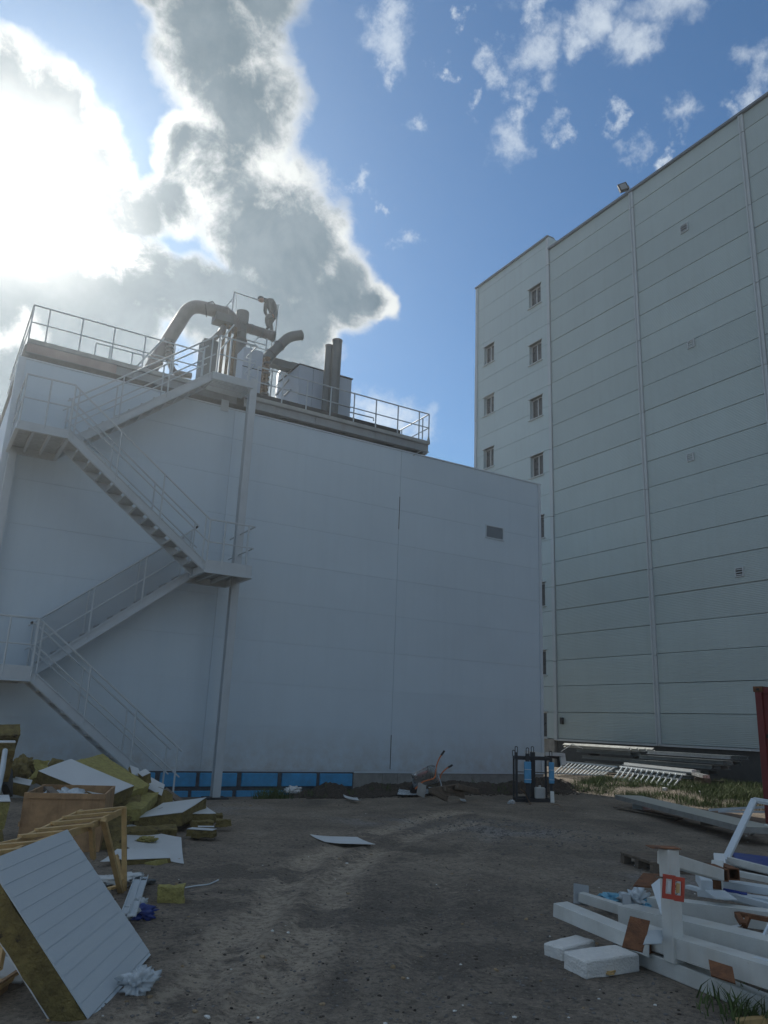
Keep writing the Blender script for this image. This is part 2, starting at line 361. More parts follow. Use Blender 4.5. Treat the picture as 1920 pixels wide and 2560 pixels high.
def rough_up(o, cuts=5, amp=.02, sc=6, seed=0):
    """subdivide a block and make its faces uneven"""
    bm = bmesh.new(); bm.from_mesh(o.data)
    bmesh.ops.subdivide_edges(bm, edges=bm.edges[:], cuts=cuts, use_grid_fill=True)
    for v in bm.verts:
        n = noise.noise_vector(v.co*sc+Vector((seed*3.1, seed*1.7, 5)))+noise.noise_vector(v.co*sc*3.1+Vector((seed, 9, 1)))*.45
        v.co += n*amp
    bm.to_mesh(o.data); bm.free(); return o
def copy_to(o, parent, off):
    c = o.copy(); col.objects.link(c); c.parent = parent; c.location = o.location+Vector(off); return c

# ------------------------------------------------------------------ ground
def sstep(a, b, x):
    t = max(0, min(1, (x-a)/(b-a))); return t*t*(3-2*t)
TR1 = [G(*p) for p in ((350,2560),(517,2443),(647,2291),(763,2154),(850,2117),(1038,2052),(1150,2030))]
TR2 = [G(*p) for p in ((600,2560),(734,2392),(821,2270),(835,2197),(915,2139),(1050,2085),(1180,2060))]
TR3 = [G(*p) for p in ((1060,2560),(1070,2400),(1090,2250),(1150,2150),(1230,2090))]
def dseg(p, P):
    b = 1e9
    for i in range(len(P)-1):
        a, c = P[i], P[i+1]; dx, dy = c.x-a.x, c.y-a.y; t = max(0, min(1, ((p[0]-a.x)*dx+(p[1]-a.y)*dy)/(dx*dx+dy*dy)))
        b = min(b, math.hypot(p[0]-a.x-t*dx, p[1]-a.y-t*dy))
    return b
def gz(x, y):
    z = -.12*sstep(15.5, 17.8, y)*(1-sstep(9, 12, x))
    z += .30*sstep(15.6, 18.8, x)*sstep(10.5, 14.5, y)*(1-sstep(40, 80, y))
    if -6 < x < 26 and -3 < y < 30:
        z += .02*noise.noise((x*.6, y*.6, 1))+.008*noise.noise((x*2.3, y*2.3, 4))+.005*noise.noise((x*7, y*7, 2))
        if 0 < x < 14 and 3 < y < 17:
            for T in (TR1, TR2, TR3):
                d = dseg((x, y), T); z += -.025*math.exp(-(d/.14)**2)+.018*math.exp(-((d-.26)/.08)**2)*(.6+noise.noise((x*4, y*4, 9)))
    return z
def frange(a, b, s):
    o = []
    while a < b: o.append(a); a += s
    return o
xs = [-3000, -900, -300, -100, -40, -18, -9, -5, -2.5]+frange(-1, 18, .07)+frange(18, 24, .14)+[25, 27, 31, 40, 60, 110, 300, 900, 3000]
ys = [-3000, -900, -300, -100, -30, -10, -4, 0, 1.5]+frange(2.5, 17, .07)+frange(17, 21, .12)+[22, 25, 31, 42, 60, 110, 300, 900, 3000]
gv = [(x, y, gz(x, y)) for y in ys for x in xs]; nx = len(xs)
gf = [(j*nx+i, j*nx+i+1, (j+1)*nx+i+1, (j+1)*nx+i) for j in range(len(ys)-1) for i in range(nx-1)]
gm = bpy.data.meshes.new('ground'); gm.from_pydata(gv, [], gf); gm.materials.append(M_SOIL)
va = gm.color_attributes.new('wear', 'FLOAT_COLOR', 'POINT')
PG = [(G(1260, 2075), 1.1), (G(940, 2052), .7), (G(1700, 2200), .9), (G(500,2020), 1.0)]
PD = [(G(640, 2180), .8), (G(1020, 2110), 1.2), (G(520, 2240), .8), (G(1150, 2400), .6), (G(860, 2290), .5), (G(1200, 2420), .5)]
for i, (x, y, z) in enumerate(gv):
    a = b = c = 0.
    if -3 < x < 24 and -2 < y < 21:
        n1 = noise.noise((x*1.7, y*1.7, 8)); n2 = noise.noise((x*5, y*5, 3))
        for T in (TR1, TR2): a = max(a, math.exp(-(dseg((x, y), T)/.27)**2)*(.95+.4*n1+.3*n2)); e_ = dseg((x, y), T); b = max(b, .6*math.exp(-((e_-.42)/.14)**2)*(.5+1.2*n1+.8*n2))
        a = max(a, .5*math.exp(-(dseg((x, y), TR3)/.3)**2)*(.7+.6*n1))
        if x > 15: b = max(b, .8*sstep(15.3, 16.8, x)*sstep(10.5, 12.5, y)*(.75+.6*n1))  # bank soil made darker because the sun lights it too brightly
        for q, r in PG: c = max(c, math.exp(-(math.hypot(x-q.x, y-q.y)/r)**2)*(.5+n1+.5*n2))
        for q, r in PD: b = max(b, math.exp(-(math.hypot(x-q.x, y-q.y)/r)**2)*(.6+1.2*n1+.6*n2))
    va.data[i].color = (max(0, min(.9, a)), max(0, min(.85, b)), max(0, min(.7, c)), 1)
for p_ in gm.polygons: p_.use_smooth = True
go = bpy.data.objects.new('ground', gm); col.objects.link(go); tag(go, kind='structure')

# dark soil thrown up along the hall wall, and the bank under the steel stacks
def heap(name, x0, x1, y0, y1, hf, label, cat, m_, step=.08, kind='stuff'):
    X = frange(x0, x1, step); Y = frange(y0, y1, step); n = len(X)
    vs_ = [(x, y, gz(x, y)-.03+hf(x, y)) for y in Y for x in X]
    fs_ = [(j*n+i, j*n+i+1, (j+1)*n+i+1, (j+1)*n+i) for j in range(len(Y)-1) for i in range(n-1)]
    me = bpy.data.meshes.new(name); me.from_pydata(vs_, [], fs_); me.materials.append(m_)
    a_ = me.color_attributes.new('wear', 'FLOAT_COLOR', 'POINT')
    for q in a_.data: q.color = (0, 0, 0, 1)
    o = bpy.data.objects.new(name, me); col.objects.link(o); return tag(o, label, cat, kind=kind)
def h_heap(x, y):
    n = noise.noise((x*1.3, y*1.3, 0)); n2 = noise.noise((x*5, y*5, 7)); n3 = abs(noise.noise((x*11, y*11, 3)))
    ridge = math.exp(-((y-17.45)/(.55-.22*math.exp(-((x-11.9)/.8)**2)))**2)*(.27+.2*n)*sstep(7.4, 9.2, x)*(1-sstep(16.2, 17.2, x))
    return ridge+(.07*n2+.07*n3)*min(1, ridge*5)-.02
heap('soil_heap', 7.2, 17.3, 15.9, 17.97, h_heap, 'long low heap of dark crumbly soil against the foot of the hall wall', 'soil', M_HEAP, .06)

# ------------------------------------------------------------------ white hall
X0, X1, W, ZT = .9, 16.33, 18.0, 9.22
hall = thing('white_hall', (8.6, W, 0), 'windowless pale metal clad hall with steel stairs up its front', 'building')
MB().box((X0+.05, W+.012, .42), (X1-.12, W+.24, ZT-.004)).build('sheathing', M_HALLT, hall)
MB().box((X0+.05, W+.25, .0), (X1-.12, W+14, ZT-.45)).build('core_wall', M_HALLT, hall)
bays = [(X0+.16, 6.0), (6.014, 11.05), (11.064, X1-.12)]
zc = [.45+i for i in range(9)]+[ZT-.004]
for bi, (a, b) in enumerate(bays):
    for i in range(len(zc)-1):
        j = random.uniform(-.002, .002)
        MB().box((a, W+j, zc[i]+.002), (b, W+.011, zc[i+1]-.002)).build('panel', M_HALL, hall)
for i in range(9):                                     # right-hand end wall, same courses
    MB().box((X1-.11, W+.012, zc[i]+.006), (X1-.004, W+14, zc[i+1]-.006)).build('panel', M_HALL, hall)
MB().box((X0, W-.012, .42), (X0+.15, W+.25, ZT)).build('corner_trim', M_HALLT, hall)
MB().box((X1-.1, W-.012, .42), (X1+.006, W+.01, ZT)).build('corner_trim', M_HALLT, hall)
MB().box((X0-.01, W-.02, ZT), (X1+.02, W+.24, ZT+.035)).build('parapet_cap', M_HALLT, hall)
MB().box((X1-.2, W+.245, ZT), (X1+.02, W+14, ZT+.035)).build('parapet_cap', M_HALLT, hall)
MB().box((X0+.05, W+.25, ZT-.44), (X1-.25, W+13.9, ZT-.40)).build('flat_roof', M_ROOFD, hall)
MB().box((10.0, W-.004, .40), (X1+.004, W+.2, .446)).build('base_flashing', M_HALLT, hall)
for a, b in ((X0, 3.2), (10.0, 10.85), (10.86, 11.3), (11.31, 12.2), (12.21, 14), (14.01, X1)):
    MB().box((a, W+.02, -.5), (b, W+.3, .395)).build('plinth_block', M_CONC, hall)
# dark gap strips where the vertical joint stands open
MB().box((11.047, W-.003, .5), (11.067, W+.03, 1.35)).box((11.047, W-.003, 6.9), (11.067, W+.03, 7.85)).build('joint_gap', M_DARK, hall)
# blue foam boards bedded in dark adhesive
o = MB().box((3.2, W+.02, -.5), (10.0, W+.3, .47)).build('adhesive_bed', M_MORT, hall); rough_up(o, 14, .012, 5)
xb = 3.3
for a, b in ((3.35,4.2),(4.32, 5.0), (5.12, 5.93), (6.02, 6.9), (7.02, 7.92), (8.04, 8.95), (9.05, 9.95)):
    MB().box((a, W-.03, .09), (b, W+.05, .385)).build('foam_board', M_BLUE, hall, bevel=.012)
for a, b in ((3.9,4.8),(4.9, 5.78), (5.86, 6.82), (6.92, 7.85), (7.95, 8.8)):
    MB().box((a, W-.03, -.3), (b, W+.05, .0)).build('foam_board', M_BLUE, hall, bevel=.012)
# louvre
v = MB(); v.box((14.10, W-.03, 7.14), (14.14, W+.02, 7.55)).box((14.78, W-.03, 7.14), (14.82, W+.02, 7.55)).box((14.14, W-.03, 7.14), (14.78, W+.02, 7.17)).box((14.14, W-.03, 7.52), (14.78, W+.02, 7.55))
lv = v.build('louvre_frame', M_HALLT, hall)
MB().box((14.14, W-.002, 7.17), (14.78, W+.01, 7.52)).build('louvre_backing', M_DARK, lv)
for i in range(11):
    z = 7.185+i*.031
    MB().box6([(14.14,W-.027,z-.006),(14.78,W-.027,z-.006),(14.78,W-.006,z+.010),(14.14,W-.006,z+.010),(14.14,W-.027,z-.002),(14.78,W-.027,z-.002),(14.78,W-.006,z+.014),(14.14,W-.006,z+.014)]).build('louvre_slat', M_HALLT, lv)

# ------------------------------------------------------------------ tall building
RX, TZ, MZ = 22.0, 23.75, 23.05
tall = thing('tall_panel_building', (RX, 16, 0), 'tall grey building of long horizontal panels with a window tower at its far corner', 'building')
MB().box((RX+.22, -12, 0), (RX+25, 23.4, MZ-.5)).build('core_wall', M_TALL, tall)
MB().box((RX+.22, 23.6, 0), (RX+9, 28.85, TZ-.5)).build('core_wall', M_TOWER, tall)
ybs = [(18.62, 23.42), (13.62, 18.48), (8.62, 13.48), (3.62, 8.48)]
for a, b in ybs:
    z = 1.35
    while z < MZ-.1:
        j = random.uniform(-.006, .006); z2 = min(z+1.0, MZ)
        MB().box((RX+j, a, z+.009), (RX+.2, b, z2-.009)).build('panel', M_TALL, tall, bevel=.007)
        z += 1.0
WIN = [(24.05, 24.86, z) for z in (20.65, 17.75, 15.05, 12.32, 9.5, 6.6, 3.8, 1.36)]+[(27.45, 28.22, z) for z in (19.07, 16.35, 13.62, 10.8, 7.9)]
def tower_panels():
    cols_ = [(23.62, 24.05), (24.05, 24.86), (24.86, 27.45), (27.45, 28.22), (28.22, 28.78)]
    z = 1.35
    while z < TZ-.1:
        z2 = min(z+1.0, TZ); segs = {}
        mb = MB(); mb_used = False
        for a, b in cols_:
            cuts = [(max(z, w[2]), min(z2, w[2]+1.0)) for w in WIN if w[0] == a and w[2] < z2 and w[2]+1.0 > z]
            lo = z; parts = []
            for c0, c1 in sorted(cuts):
                if c0 > lo: parts.append((lo, c0))
                lo = c1
            if lo < z2: parts.append((lo, z2))
            for c0, c1 in parts:
                g0 = .007 if c0 == z else 0; g1 = .007 if c1 == z2 else 0
                if c1-c0-g0-g1 > .01: mb.box((RX, a, c0+g0), (RX+.2, b, c1-g1))
        mb.build('panel', M_TOWER, tall); z += 1.0
tower_panels()
for a, b, z in WIN:
    f = MB()
    f.box((RX+.13, a, z), (RX+.2, a+.05, z+1)).box((RX+.13, b-.05, z), (RX+.2, b, z+1)).box((RX+.13, a+.05, z), (RX+.2, b-.05, z+.05)).box((RX+.13, a+.05, z+.95), (RX+.2, b-.05, z+1)).box((RX+.13,(a+b)/2-.025,z+.05),(RX+.2,(a+b)/2+.025,z+.95))
    fo = f.build('window', M_WFRAME, tall)
    MB().box((RX+.165, a+.05, z+.05), (RX+.18, b-.05, z+.95)).build('pane', M_GLASS, fo)
    MB().box((RX-.07, a-.06, z-.035), (RX+.13, b+.06, z)).build('sill', M_TALLT, fo)
    MB().box((RX-.06, a-.06, z+1.0), (RX+.13, b+.06, z+1.03)).build('lintel_flashing', M_TALLT, fo)
def cover_strip(y, zt, w_):
    z = 1.3; k = 0
    while z < zt:
        z2 = min(z+3.0, zt)
        e = .006*(k % 2)
        MB().box((RX-.05-e, y-w_/2-e, z), (RX+.05, y+w_/2+e, z2-.012)).build('cover_strip', M_TALLT, tall, bevel=.01); z += 3.0; k += 1
cover_strip(23.53, TZ, .17); cover_strip(28.83, TZ, .17)
for y in (18.55, 13.55, 8.55): cover_strip(y, MZ, .13)
for y in (18.42, 13.42):                               # bright downpipe beside each joint strip
    MB().tube([(RX-.07, y+.20, 1.3), (RX-.07, y+.20, MZ-.05)], .028, 8).build('downpipe', M_TALLT, tall, smooth=True)
MB().box((RX-.1, -12, MZ), (RX+.35, 23.44, MZ+.09)).build('parapet_cap', M_CAP, tall)
MB().box((RX-.1, 23.44, TZ), (RX+.35, 28.95, TZ+.08)).build('parapet_cap', M_CAP, tall)
MB().box((RX-.02, 23.44, MZ+.09), (RX+3, 23.6, TZ)).build('tower_return_wall', M_TOWER, tall)
MB().box((RX-.03, 8.0, 1.28), (RX+.2, 23.6, 1.345)).build('base_flashing', M_TALLT, tall)
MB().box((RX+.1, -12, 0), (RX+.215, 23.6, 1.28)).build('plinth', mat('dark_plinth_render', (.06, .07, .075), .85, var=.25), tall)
MB().box((RX+.0, 23.65, 0), (RX+.2, 28.85, 1.33)).build('plinth', M_CONC, tall)
def small_vent(y, z, s, open_=True):
    f = MB(); t = .03
    f.box((RX-.04, y-s, z-s), (RX+.02, y-s+t, z+s)).box((RX-.04, y+s-t, z-s), (RX+.02, y+s, z+s)).box((RX-.04, y-s+t, z-s), (RX+.02, y+s-t, z-s+t)).box((RX-.04, y-s+t, z+s-t), (RX+.02, y+s-t, z+s))
    fo = f.build('vent', M_TALLT, tall)
    MB().box((RX-.01, y-s+t, z-s+t), (RX+.0, y+s-t, z+s-t)).build('vent_backing', M_DARK if open_ else M_TALL, fo)
    for i in range(3):
        zz = z-s+t+(i+.5)*(2*s-2*t)/3
        MB().box((RX-.035, y-s+t, zz-.012), (RX-.012, y+s-t, zz+.012)).build('vent_slat', M_TALLT, fo)
small_vent(16.2, 19.95, .17); small_vent(16.25, 15.2, .15, False); small_vent(16.6, 11.0, .14, False); small_vent(15.08, 6.72, .15)
MB().box((RX-.1, 23.1, 1.9), (RX-.0, 23.22, 2.15)).build('junction_box', M_DARK, tall)
# floodlight standing on the parapet
fl = thing('floodlight', (RX, 18.75, MZ+.1), 'black square floodlight on a bracket on the tall building roof edge', 'floodlight')
p0 = Vector((RX-.08, 18.9, MZ+.42)); ax = Vector((-.45, -.55, .02)).normalized(); sx_ = ax.cross(Vector((0, 0, 1))).normalized(); ux_ = (sx_*.35+sx_.cross(ax)).normalized(); sx_ = ax.cross(ux_)
def obox(c, a, b, c3, la, lb, lc):
    P = []
    for k in (-1, 1):
        for i, j in ((-1, -1), (1, -1), (1, 1), (-1, 1)): P.append(c+a*la*i+b*lb*j+c3*lc*k)
    return MB().box6(P)
obox(p0, sx_, ux_, ax, .19, .19, .05).build('lamp_housing', M_BLACK, fl, bevel=.01)
obox(p0+ax*.055, sx_, ux_, ax, .13, .13, .008).build('lamp_glass', M_LENS, fl)
MB().tube([p0+sx_*.22, p0+sx_*.22-ux_*.22, p0-sx_*.22-ux_*.22, p0-sx_*.22], .014, 6).tube([p0-ux_*.22, Vector((RX-.02, 18.75, MZ+.09))], .02, 6).build('bracket', M_DARK, fl)

# ------------------------------------------------------------------ steel staircase
st = thing('steel_staircase', (3.5, 17.1, 0), 'light grey steel switchback staircase climbing the hall wall from ground to roof', 'staircase')
YF, YM, YB = 16.2, 17.1, 17.92
LZ = [2.30, 4.80, 7.15, 9.70]
XL, XR = 1.96, 5.10
def rail_run(base, h=1.0, posts=None, r=.02, par=st, mids=(.5,), top_ext=0):
    base = [Vector(p) for p in base]
    up = Vector((0, 0, 1))
    MB().tube([p+up*h for p in base], r, 8).build('handrail', M_STEEL, par, smooth=True)
    for mfr in mids: MB().tube([p+up*h*mfr for p in base], r*.8, 6).build('mid_rail', M_STEEL, par, smooth=True)
    for p in posts or base:
        p = Vector(p); MB().tube([p-up*.08, p+up*h], r*.95, 6).build('rail_post', M_STEEL, par)
def lerp(a, b, t): return Vector(a)+(Vector(b)-Vector(a))*t
def flight(xa, za, xb, zb, y0, y1, n, infill=False):
    for y in (y0+.03, y1-.03):
        a, b = Vector((xa, y, za-.07)), Vector((xb, y, zb-.07))
        MB().beam(a, b, .012, .2).beam(a+Vector((0, 0, .1)), b+Vector((0, 0, .1)), .06, .012).beam(a-Vector((0, 0, .1)), b-Vector((0, 0, .1)), .06, .012).build('stringer', M_STEEL, st)
        base = [(xa, y, za), (xb, y, zb)]
        rail_run(base, 1.0, [lerp(*base, t) for t in (.03, .35, .67, .97)])
        if infill:
            for t0, t1 in ((.03, .35), (.35, .67), (.67, .97)):
                p, q = lerp(*base, t0), lerp(*base, t1); k0, k1 = Vector((0, 0, .06)), Vector((0, 0, .97))
                MB().poly([p+k0, q+k0, q+k1, p+k1], [(0, 1, 2, 3)]).build('rail_infill', M_INFILL, st)  # thin see-through grey sheet between the rail posts
    tr0 = None
    for i in range(n):
        t = (i+.5)/n; x = xa+(xb-xa)*t; z = za+(zb-za)*t-.03
        w = abs(xb-xa)/n*1.15
        off = Vector((x, 0, z))
        if tr0 is None:
            tr0 = MB().box((x-w/2, y0+.04, z-.035), (x+w/2, y1-.04, z)).build('tread', M_TREAD, st); base0 = off
        else: copy_to(tr0, st, off-base0)
def landing(xa, xb, y0, y1, z):
    d = .18
    for (a, b) in (((xa, y0, z-d/2), (xb, y0, z-d/2)), ((xa, y1, z-d/2), (xb, y1, z-d/2)), ((xa, y0, z-d/2), (xa, y1, z-d/2)), ((xb, y0, z-d/2), (xb, y1, z-d/2))):
        MB().beam(a, b, .02, d).beam(Vector(a)-Vector((0,0,d/2)), Vector(b)-Vector((0,0,d/2)), .07, .012).build('landing_beam', M_STEEL, st)
    MB().box((xa+.02, y0+.02, z-.04), (xb-.02, y1-.02, z)).build('landing_deck', M_TREAD, st)
    for k in (1, 2): MB().beam((xa+(xb-xa)*k/3, y0, z-.09), (xa+(xb-xa)*k/3, y1, z-.09), .05, .08).build('deck_joist', M_STEEL, st)
landing(.95, XL, YF, YB, LZ[0]); landing(XR-.03, 6.14, YF, YB-.1, LZ[1]); landing(1.0, XL, YF, YB, LZ[2])
flight(XL, LZ[0], 5.0, -.08, YF, YM-.06, 12)
flight(XL, LZ[0], XR, LZ[1], YM+.06, YB-.06, 12, infill=True)
flight(XR, LZ[1], XL, LZ[2], YF, YM-.06, 12)
flight(XL, LZ[2], XR, LZ[3], YM+.06, YB-.06, 12)
# landing guard rails
for z, a, b in ((LZ[0], XL, .97), (LZ[2], XL, 1.02)):
    rail_run([(a, YF, z), (b, YF, z), (b, YB, z)], 1.0, [(a, YF, z), ((a+b)/2, YF, z), (b, YF, z), (b, (YF+YB)/2, z), (b, YB, z)])
rail_run([(XR, YF, LZ[1]), (6.14, YF, LZ[1]), (6.14, YB-.1, LZ[1])], 1.0, [(XR, YF, LZ[1]), (5.45, YF, LZ[1]), (6.0, YF, LZ[1]), (6.14, 16.6, LZ[1]), (6.14, 17.2, LZ[1])])
MB().box((XR, YF-.012, LZ[1]+.0), (6.14, YF-.002, LZ[1]+.1)).build('toe_plate', M_STEEL, st)
MB().box((.97, YF-.012, LZ[0]), (XL-.02, YF-.002, LZ[0]+.1)).build('toe_plate', M_STEEL, st)
for z in (LZ[0], LZ[1]):
    MB().box((.97 if z < 3 else XR, YB-.12, z), (XL if z < 3 else 6.1, YB-.11, z+.1)).build('toe_plate', M_STEEL, st)
# end caps where the two middle rails stop short
MB().tube([(XL-.02, YM-.02, LZ[0]+1.0), (XL-.02, YM+.08, LZ[0]+1.0)], .026, 8).tube([(XR-.02, YM-.02, LZ[1]+1.0), (XR-.02, YM+.08, LZ[1]+1.0)], .026, 8).build('rail_bend', M_DARK, st)
# top landing: grating open to the sky between two flat beams
for (a, b) in (((XR-.03, YM, 9.61), (6.1, YM, 9.61)), ((XR-.03, YB-.05, 9.61), (6.1, YB-.05, 9.61)), ((XR-.03, YM, 9.61), (XR-.03, YB, 9.61)), ((6.1, YM, 9.61), (6.1, YB, 9.61))):
    MB().beam(a, b, .02, .18).build('landing_beam', M_STEEL, st)
g = MB()
for i in range(9): g.beam((XR+.02, YM+.1+i*.085, 9.66), (6.08, YM+.1+i*.085, 9.66), .045, .02)
g.build('landing_grating', M_TREAD, st)
rail_run([(XR+.05, YM, 9.7), (6.12, YM, 9.7), (6.12, YB-.1, 9.7)], .98, [(XR+.05, YM, 9.7), (5.45, YM, 9.7), (5.95, YM, 9.7), (6.12, 17.5, 9.7)])
zb = MB()
for z in (9.8, 10.25): zb.tube([(6.12, 17.05, z), (6.12, 17.85, z+.42)], .016, 6)
zb.build('gate_brace', M_STEEL, st)
# pillar
MB().box((6.05, 17.13, -.1), (6.23, 17.145, 9.80)).box((6.05, 17.285, -.1), (6.23, 17.30, 9.80)).box((6.13, 17.145, -.1), (6.15, 17.285, 9.80)).build('pillar', M_STEEL, st)
MB().box((5.9, 17.0, -.12), (6.38, 17.42, -.06)).build('base_plate', M_DARK, st)
MB().box((1.02, 17.7, 0), (1.18, 17.86, 7.0)).build('pillar', M_STEEL, st)

# ------------------------------------------------------------------ roof platform
rp = thing('roof_platform', (6.5, 19.2, 9.4), 'steel equipment platform with guard rails on the hall roof', 'platform')
YP = 18.02
for a, b in ((1.02, 3.4), (3.41, 6.05), (6.25, 8.3), (8.31, 10.2), (10.21, 12.02)):
    MB().ibeam((a, YP+.06, 9.525), (b, YP+.06, 9.525), .14, .25).build('edge_beam', M_BEAM, rp)
MB().box((1.02, YP-.015, 9.652), (12.04, YP+.5, 9.74)).build('deck_edge', M_DECKC, rp)
MB().box((1.02, YP+.5, 9.66), (12.04, 24.5, 9.73)).build('deck', M_TREAD, rp)
MB().ibeam((12.0, YP+.15, 9.525), (12.0, 24, 9.525), .14, .25).build('edge_beam', M_BEAM, rp)
MB().ibeam((1.06, YP+.15, 9.525), (1.06, 24, 9.525), .14, .25).build('edge_beam', M_BEAM, rp)
for x in (2.4, 4.2, 7.6, 9.4, 11.0): MB().ibeam((x, YP+.15, 9.52), (x, 24, 9.52), .12, .22).build('cross_beam', M_BEAM, rp)
for x in (2.0, 5.7, 8.6, 11.55): MB().box((x-.07, W+.3, 8.82), (x+.07, W+.44, 9.40)).build('stub_column', M_BEAM, rp)
MB().box((1.02, YP-.022, 9.41), (3.0, YP-.016, 9.62)).build('rusty_patch_plate', mat('faded_rust_primer', (.36, .30, .28), .7, var=.15, scale=2), rp)
MB().box((5.62, W-.03, 9.12), (5.82, W-.022, 9.42)).build('beam_bracket', M_STEEL, rp)
def posts_rail(xs_, y, z, h):
    rail_run([(xs_[0], y, z), (xs_[-1], y, z)], h, [(x, y, z) for x in xs_], par=rp)
posts_rail([1.03]+[1.38+.735*k for k in range(6)], YP+.04, 9.74, .86)
posts_rail([6.55, 7.28, 8.0, 8.73, 9.47, 10.19, 10.93, 11.67, 12.02], YP+.04, 9.74, .88)
rail_run([(12.02, YP+.04, 9.74), (12.02, 21.5, 9.74)], .88, [(12.02, 18.4, 9.74), (12.02, 19.6, 9.74), (12.02, 21, 9.74)], par=rp)
rail_run([(1.03, YP+.04, 9.74), (1.03, 23, 9.74)], .86, [(1.03, 20, 9.74), (1.03, 22, 9.74)], par=rp)
rail_run([at(234, 902, 'y', 19.4), at(440, 955, 'y', 19.4)], .5, [at(234, 902, 'y', 19.4), at(270, 911, 'y', 19.4), at(326, 926, 'y', 19.4)], par=rp, mids=())
MB().tube([at(411, 845, 'y', 19.6), at(338, 920, 'y', 19.6)], .025, 6).build('stay_rod', M_STEEL, rp)
MB().box((6.4, 18.5, 9.745), (11.3, 18.8, 10.08)).box((11.3, 18.5, 9.745), (11.6, 18.8, 9.95)).build('cable_tray', M_DARK, rp)
rail_run([at(905, 1022, 'y', 19.6), at(935, 1060, 'y', 19.6)], .0001, [], par=rp, mids=()) if False else None
MB().tube([at(873, 1030, 'y', 18.9), at(934, 1045, 'y', 18.9), at(934, 1052, 'y', 18.9)], .02, 6).build('low_handrail', M_STEEL, rp)
MB().tube([Vector((11.78, YP-.02, 9.42)), Vector((11.5, YP-.03, 9.2)), Vector((11.15, YP+.1, 9.0))], .012, 5).tube([Vector((11.95, YP, 9.74)), Vector((11.97, YP, 9.86)), Vector((12.01, YP, 9.86)), Vector((12.03, YP, 9.74))], .012, 5).build('loose_cable', M_DECKC, rp)
MB().box((2.0, 19.0, 9.74), (2.35, 19.3, 10.05)).build('junction_box', M_SILO, rp)

# ------------------------------------------------------------------ roof machinery
def P(x, y, Y): return at(x, y, 'y', Y)
def arc_pts(pts, rad=.3, n=6):
    """round the corners of a polyline"""
    pts = [Vector(p) for p in pts]; out = [pts[0]]
    for i in range(1, len(pts)-1):
        a, b, c = pts[i-1], pts[i], pts[i+1]; r_ = min(rad, (a-b).length*.45, (c-b).length*.45)
        p, q = b+(a-b).normalized()*r_, b+(c-b).normalized()*r_
        for k in range(n+1):
            t = k/n; out.append(p*(1-t)**2+b*2*t*(1-t)+q*t*t)
    return out+[pts[-1]]
dk = 9.73
cd = thing('curved_duct', P(372, 925, 21.5), 'thick brown grey duct rising in an arch from the roof deck to the stack', 'duct')
pts = arc_pts([Vector((P(378, 925, 21.5).x-.25, 21.5, dk)), P(372, 930, 21.5), P(476, 762, 21.5), P(575, 786, 21.9), P(592, 830, 22)], .42, 8)
MB().tube(pts, .205, 18).build('duct_pipe', M_DUCT, cd, smooth=True)
for i in (4, len(pts)-9, 9):
    t = (pts[i+1]-pts[i-1]).normalized(); MB().tube([pts[i]-t*.02, pts[i]+t*.02], .235, 18).build('flange', M_DUCT, cd)
MB().tube([P(513, 760, 21.4), P(515, 775, 21.4), P(516, 792, 21.4)], .02, 5).tube([P(520,757,21.4), P(532,754,21.4), P(538,762,21.4)], .02, 5).build('duct_bracket', M_DARK, cd)
sl = thing('exhaust_stack', (7.3, 22, dk), 'dark vertical stack with a horizontal duct arm under the worker', 'stack')
b0 = P(598, 935, 22); xs0 = 7.26
MB().tube([(xs0, 22, dk), (xs0, 22, 13.3)], .225, 20).tube([(xs0+.02, 22, 13.3), (xs0+.02, 22, 13.95)], .185, 20).build('stack_body', M_SILO, sl, smooth=True)
MB().tube([(xs0+.02, 22, 13.85), (xs0+.02, 22, 14.32)], .21, 20).build('stack_cap', M_SILO, sl, smooth=True)
a_, b_ = P(612, 818, 22), P(684, 836, 22); b_.z = a_.z-.02
MB().tube([(xs0, 22, a_.z), b_], .16, 14).build('duct_arm', M_DUCT, sl, smooth=True)
MB().tube([b_-Vector((.03, 0, 0)), b_+Vector((.02, 0, 0))], .19, 14).build('flange', M_SILO, sl)
for z_ in (10.6, 11.9, 13.28): MB().tube([(xs0, 22, z_), (xs0, 22, z_+.05)], .255, 20).build('flange', M_DUCT, sl)
for t_ in (.3, .62): c_ = lerp((xs0, 22, a_.z), b_, t_); MB().tube([c_-Vector((.02, 0, 0)), c_+Vector((.02, 0, 0))], .175, 14).build('flange', M_SILO, sl)
cs = thing('pipe_cluster', (6.6, 21.7, dk), 'cluster of rusty brown vertical pipes under a dark hood left of the stack', 'pipework')
hz = P(560, 800, 21.7)
MB().box((hz.x-.32, 21.5, hz.z-.14), (hz.x+.25, 21.95, hz.z+.13)).build('hood', M_SILO, cs)
for px_ in (552, 566, 580): q = P(px_, 900, 21.7); MB().tube([(q.x, 21.7, dk), (q.x+.02, 21.7, hz.z-.14)], .05, 8).build('pipe', M_RUSTB, cs, smooth=True)
MB().tube(arc_pts([P(560, 816, 21.6), P(548, 835, 21.6), P(520, 860, 21.6), P(512, 900, 21.6)], .3), .09, 10).build('pipe', M_DUCT, cs, smooth=True)
MB().tube([P(553, 851, 21.4), P(585, 812, 21.4)], .025, 6).tube([P(553, 873, 21.4), P(575, 846, 21.4)], .025, 6).build('brace', M_STEEL, cs)
bl = thing('bellows_pipe', P(424, 930, 20.5), 'slim pipe with ribbed bellows and elbow beside the arched duct', 'pipe')
q0, q1 = P(425, 850, 20.5), P(424, 905, 20.5)
MB().tube(arc_pts([q0, q1, P(434, 932, 20.5), P(478, 940, 20.5)], .3), .09, 12).build('pipe', M_DUCT, bl, smooth=True)
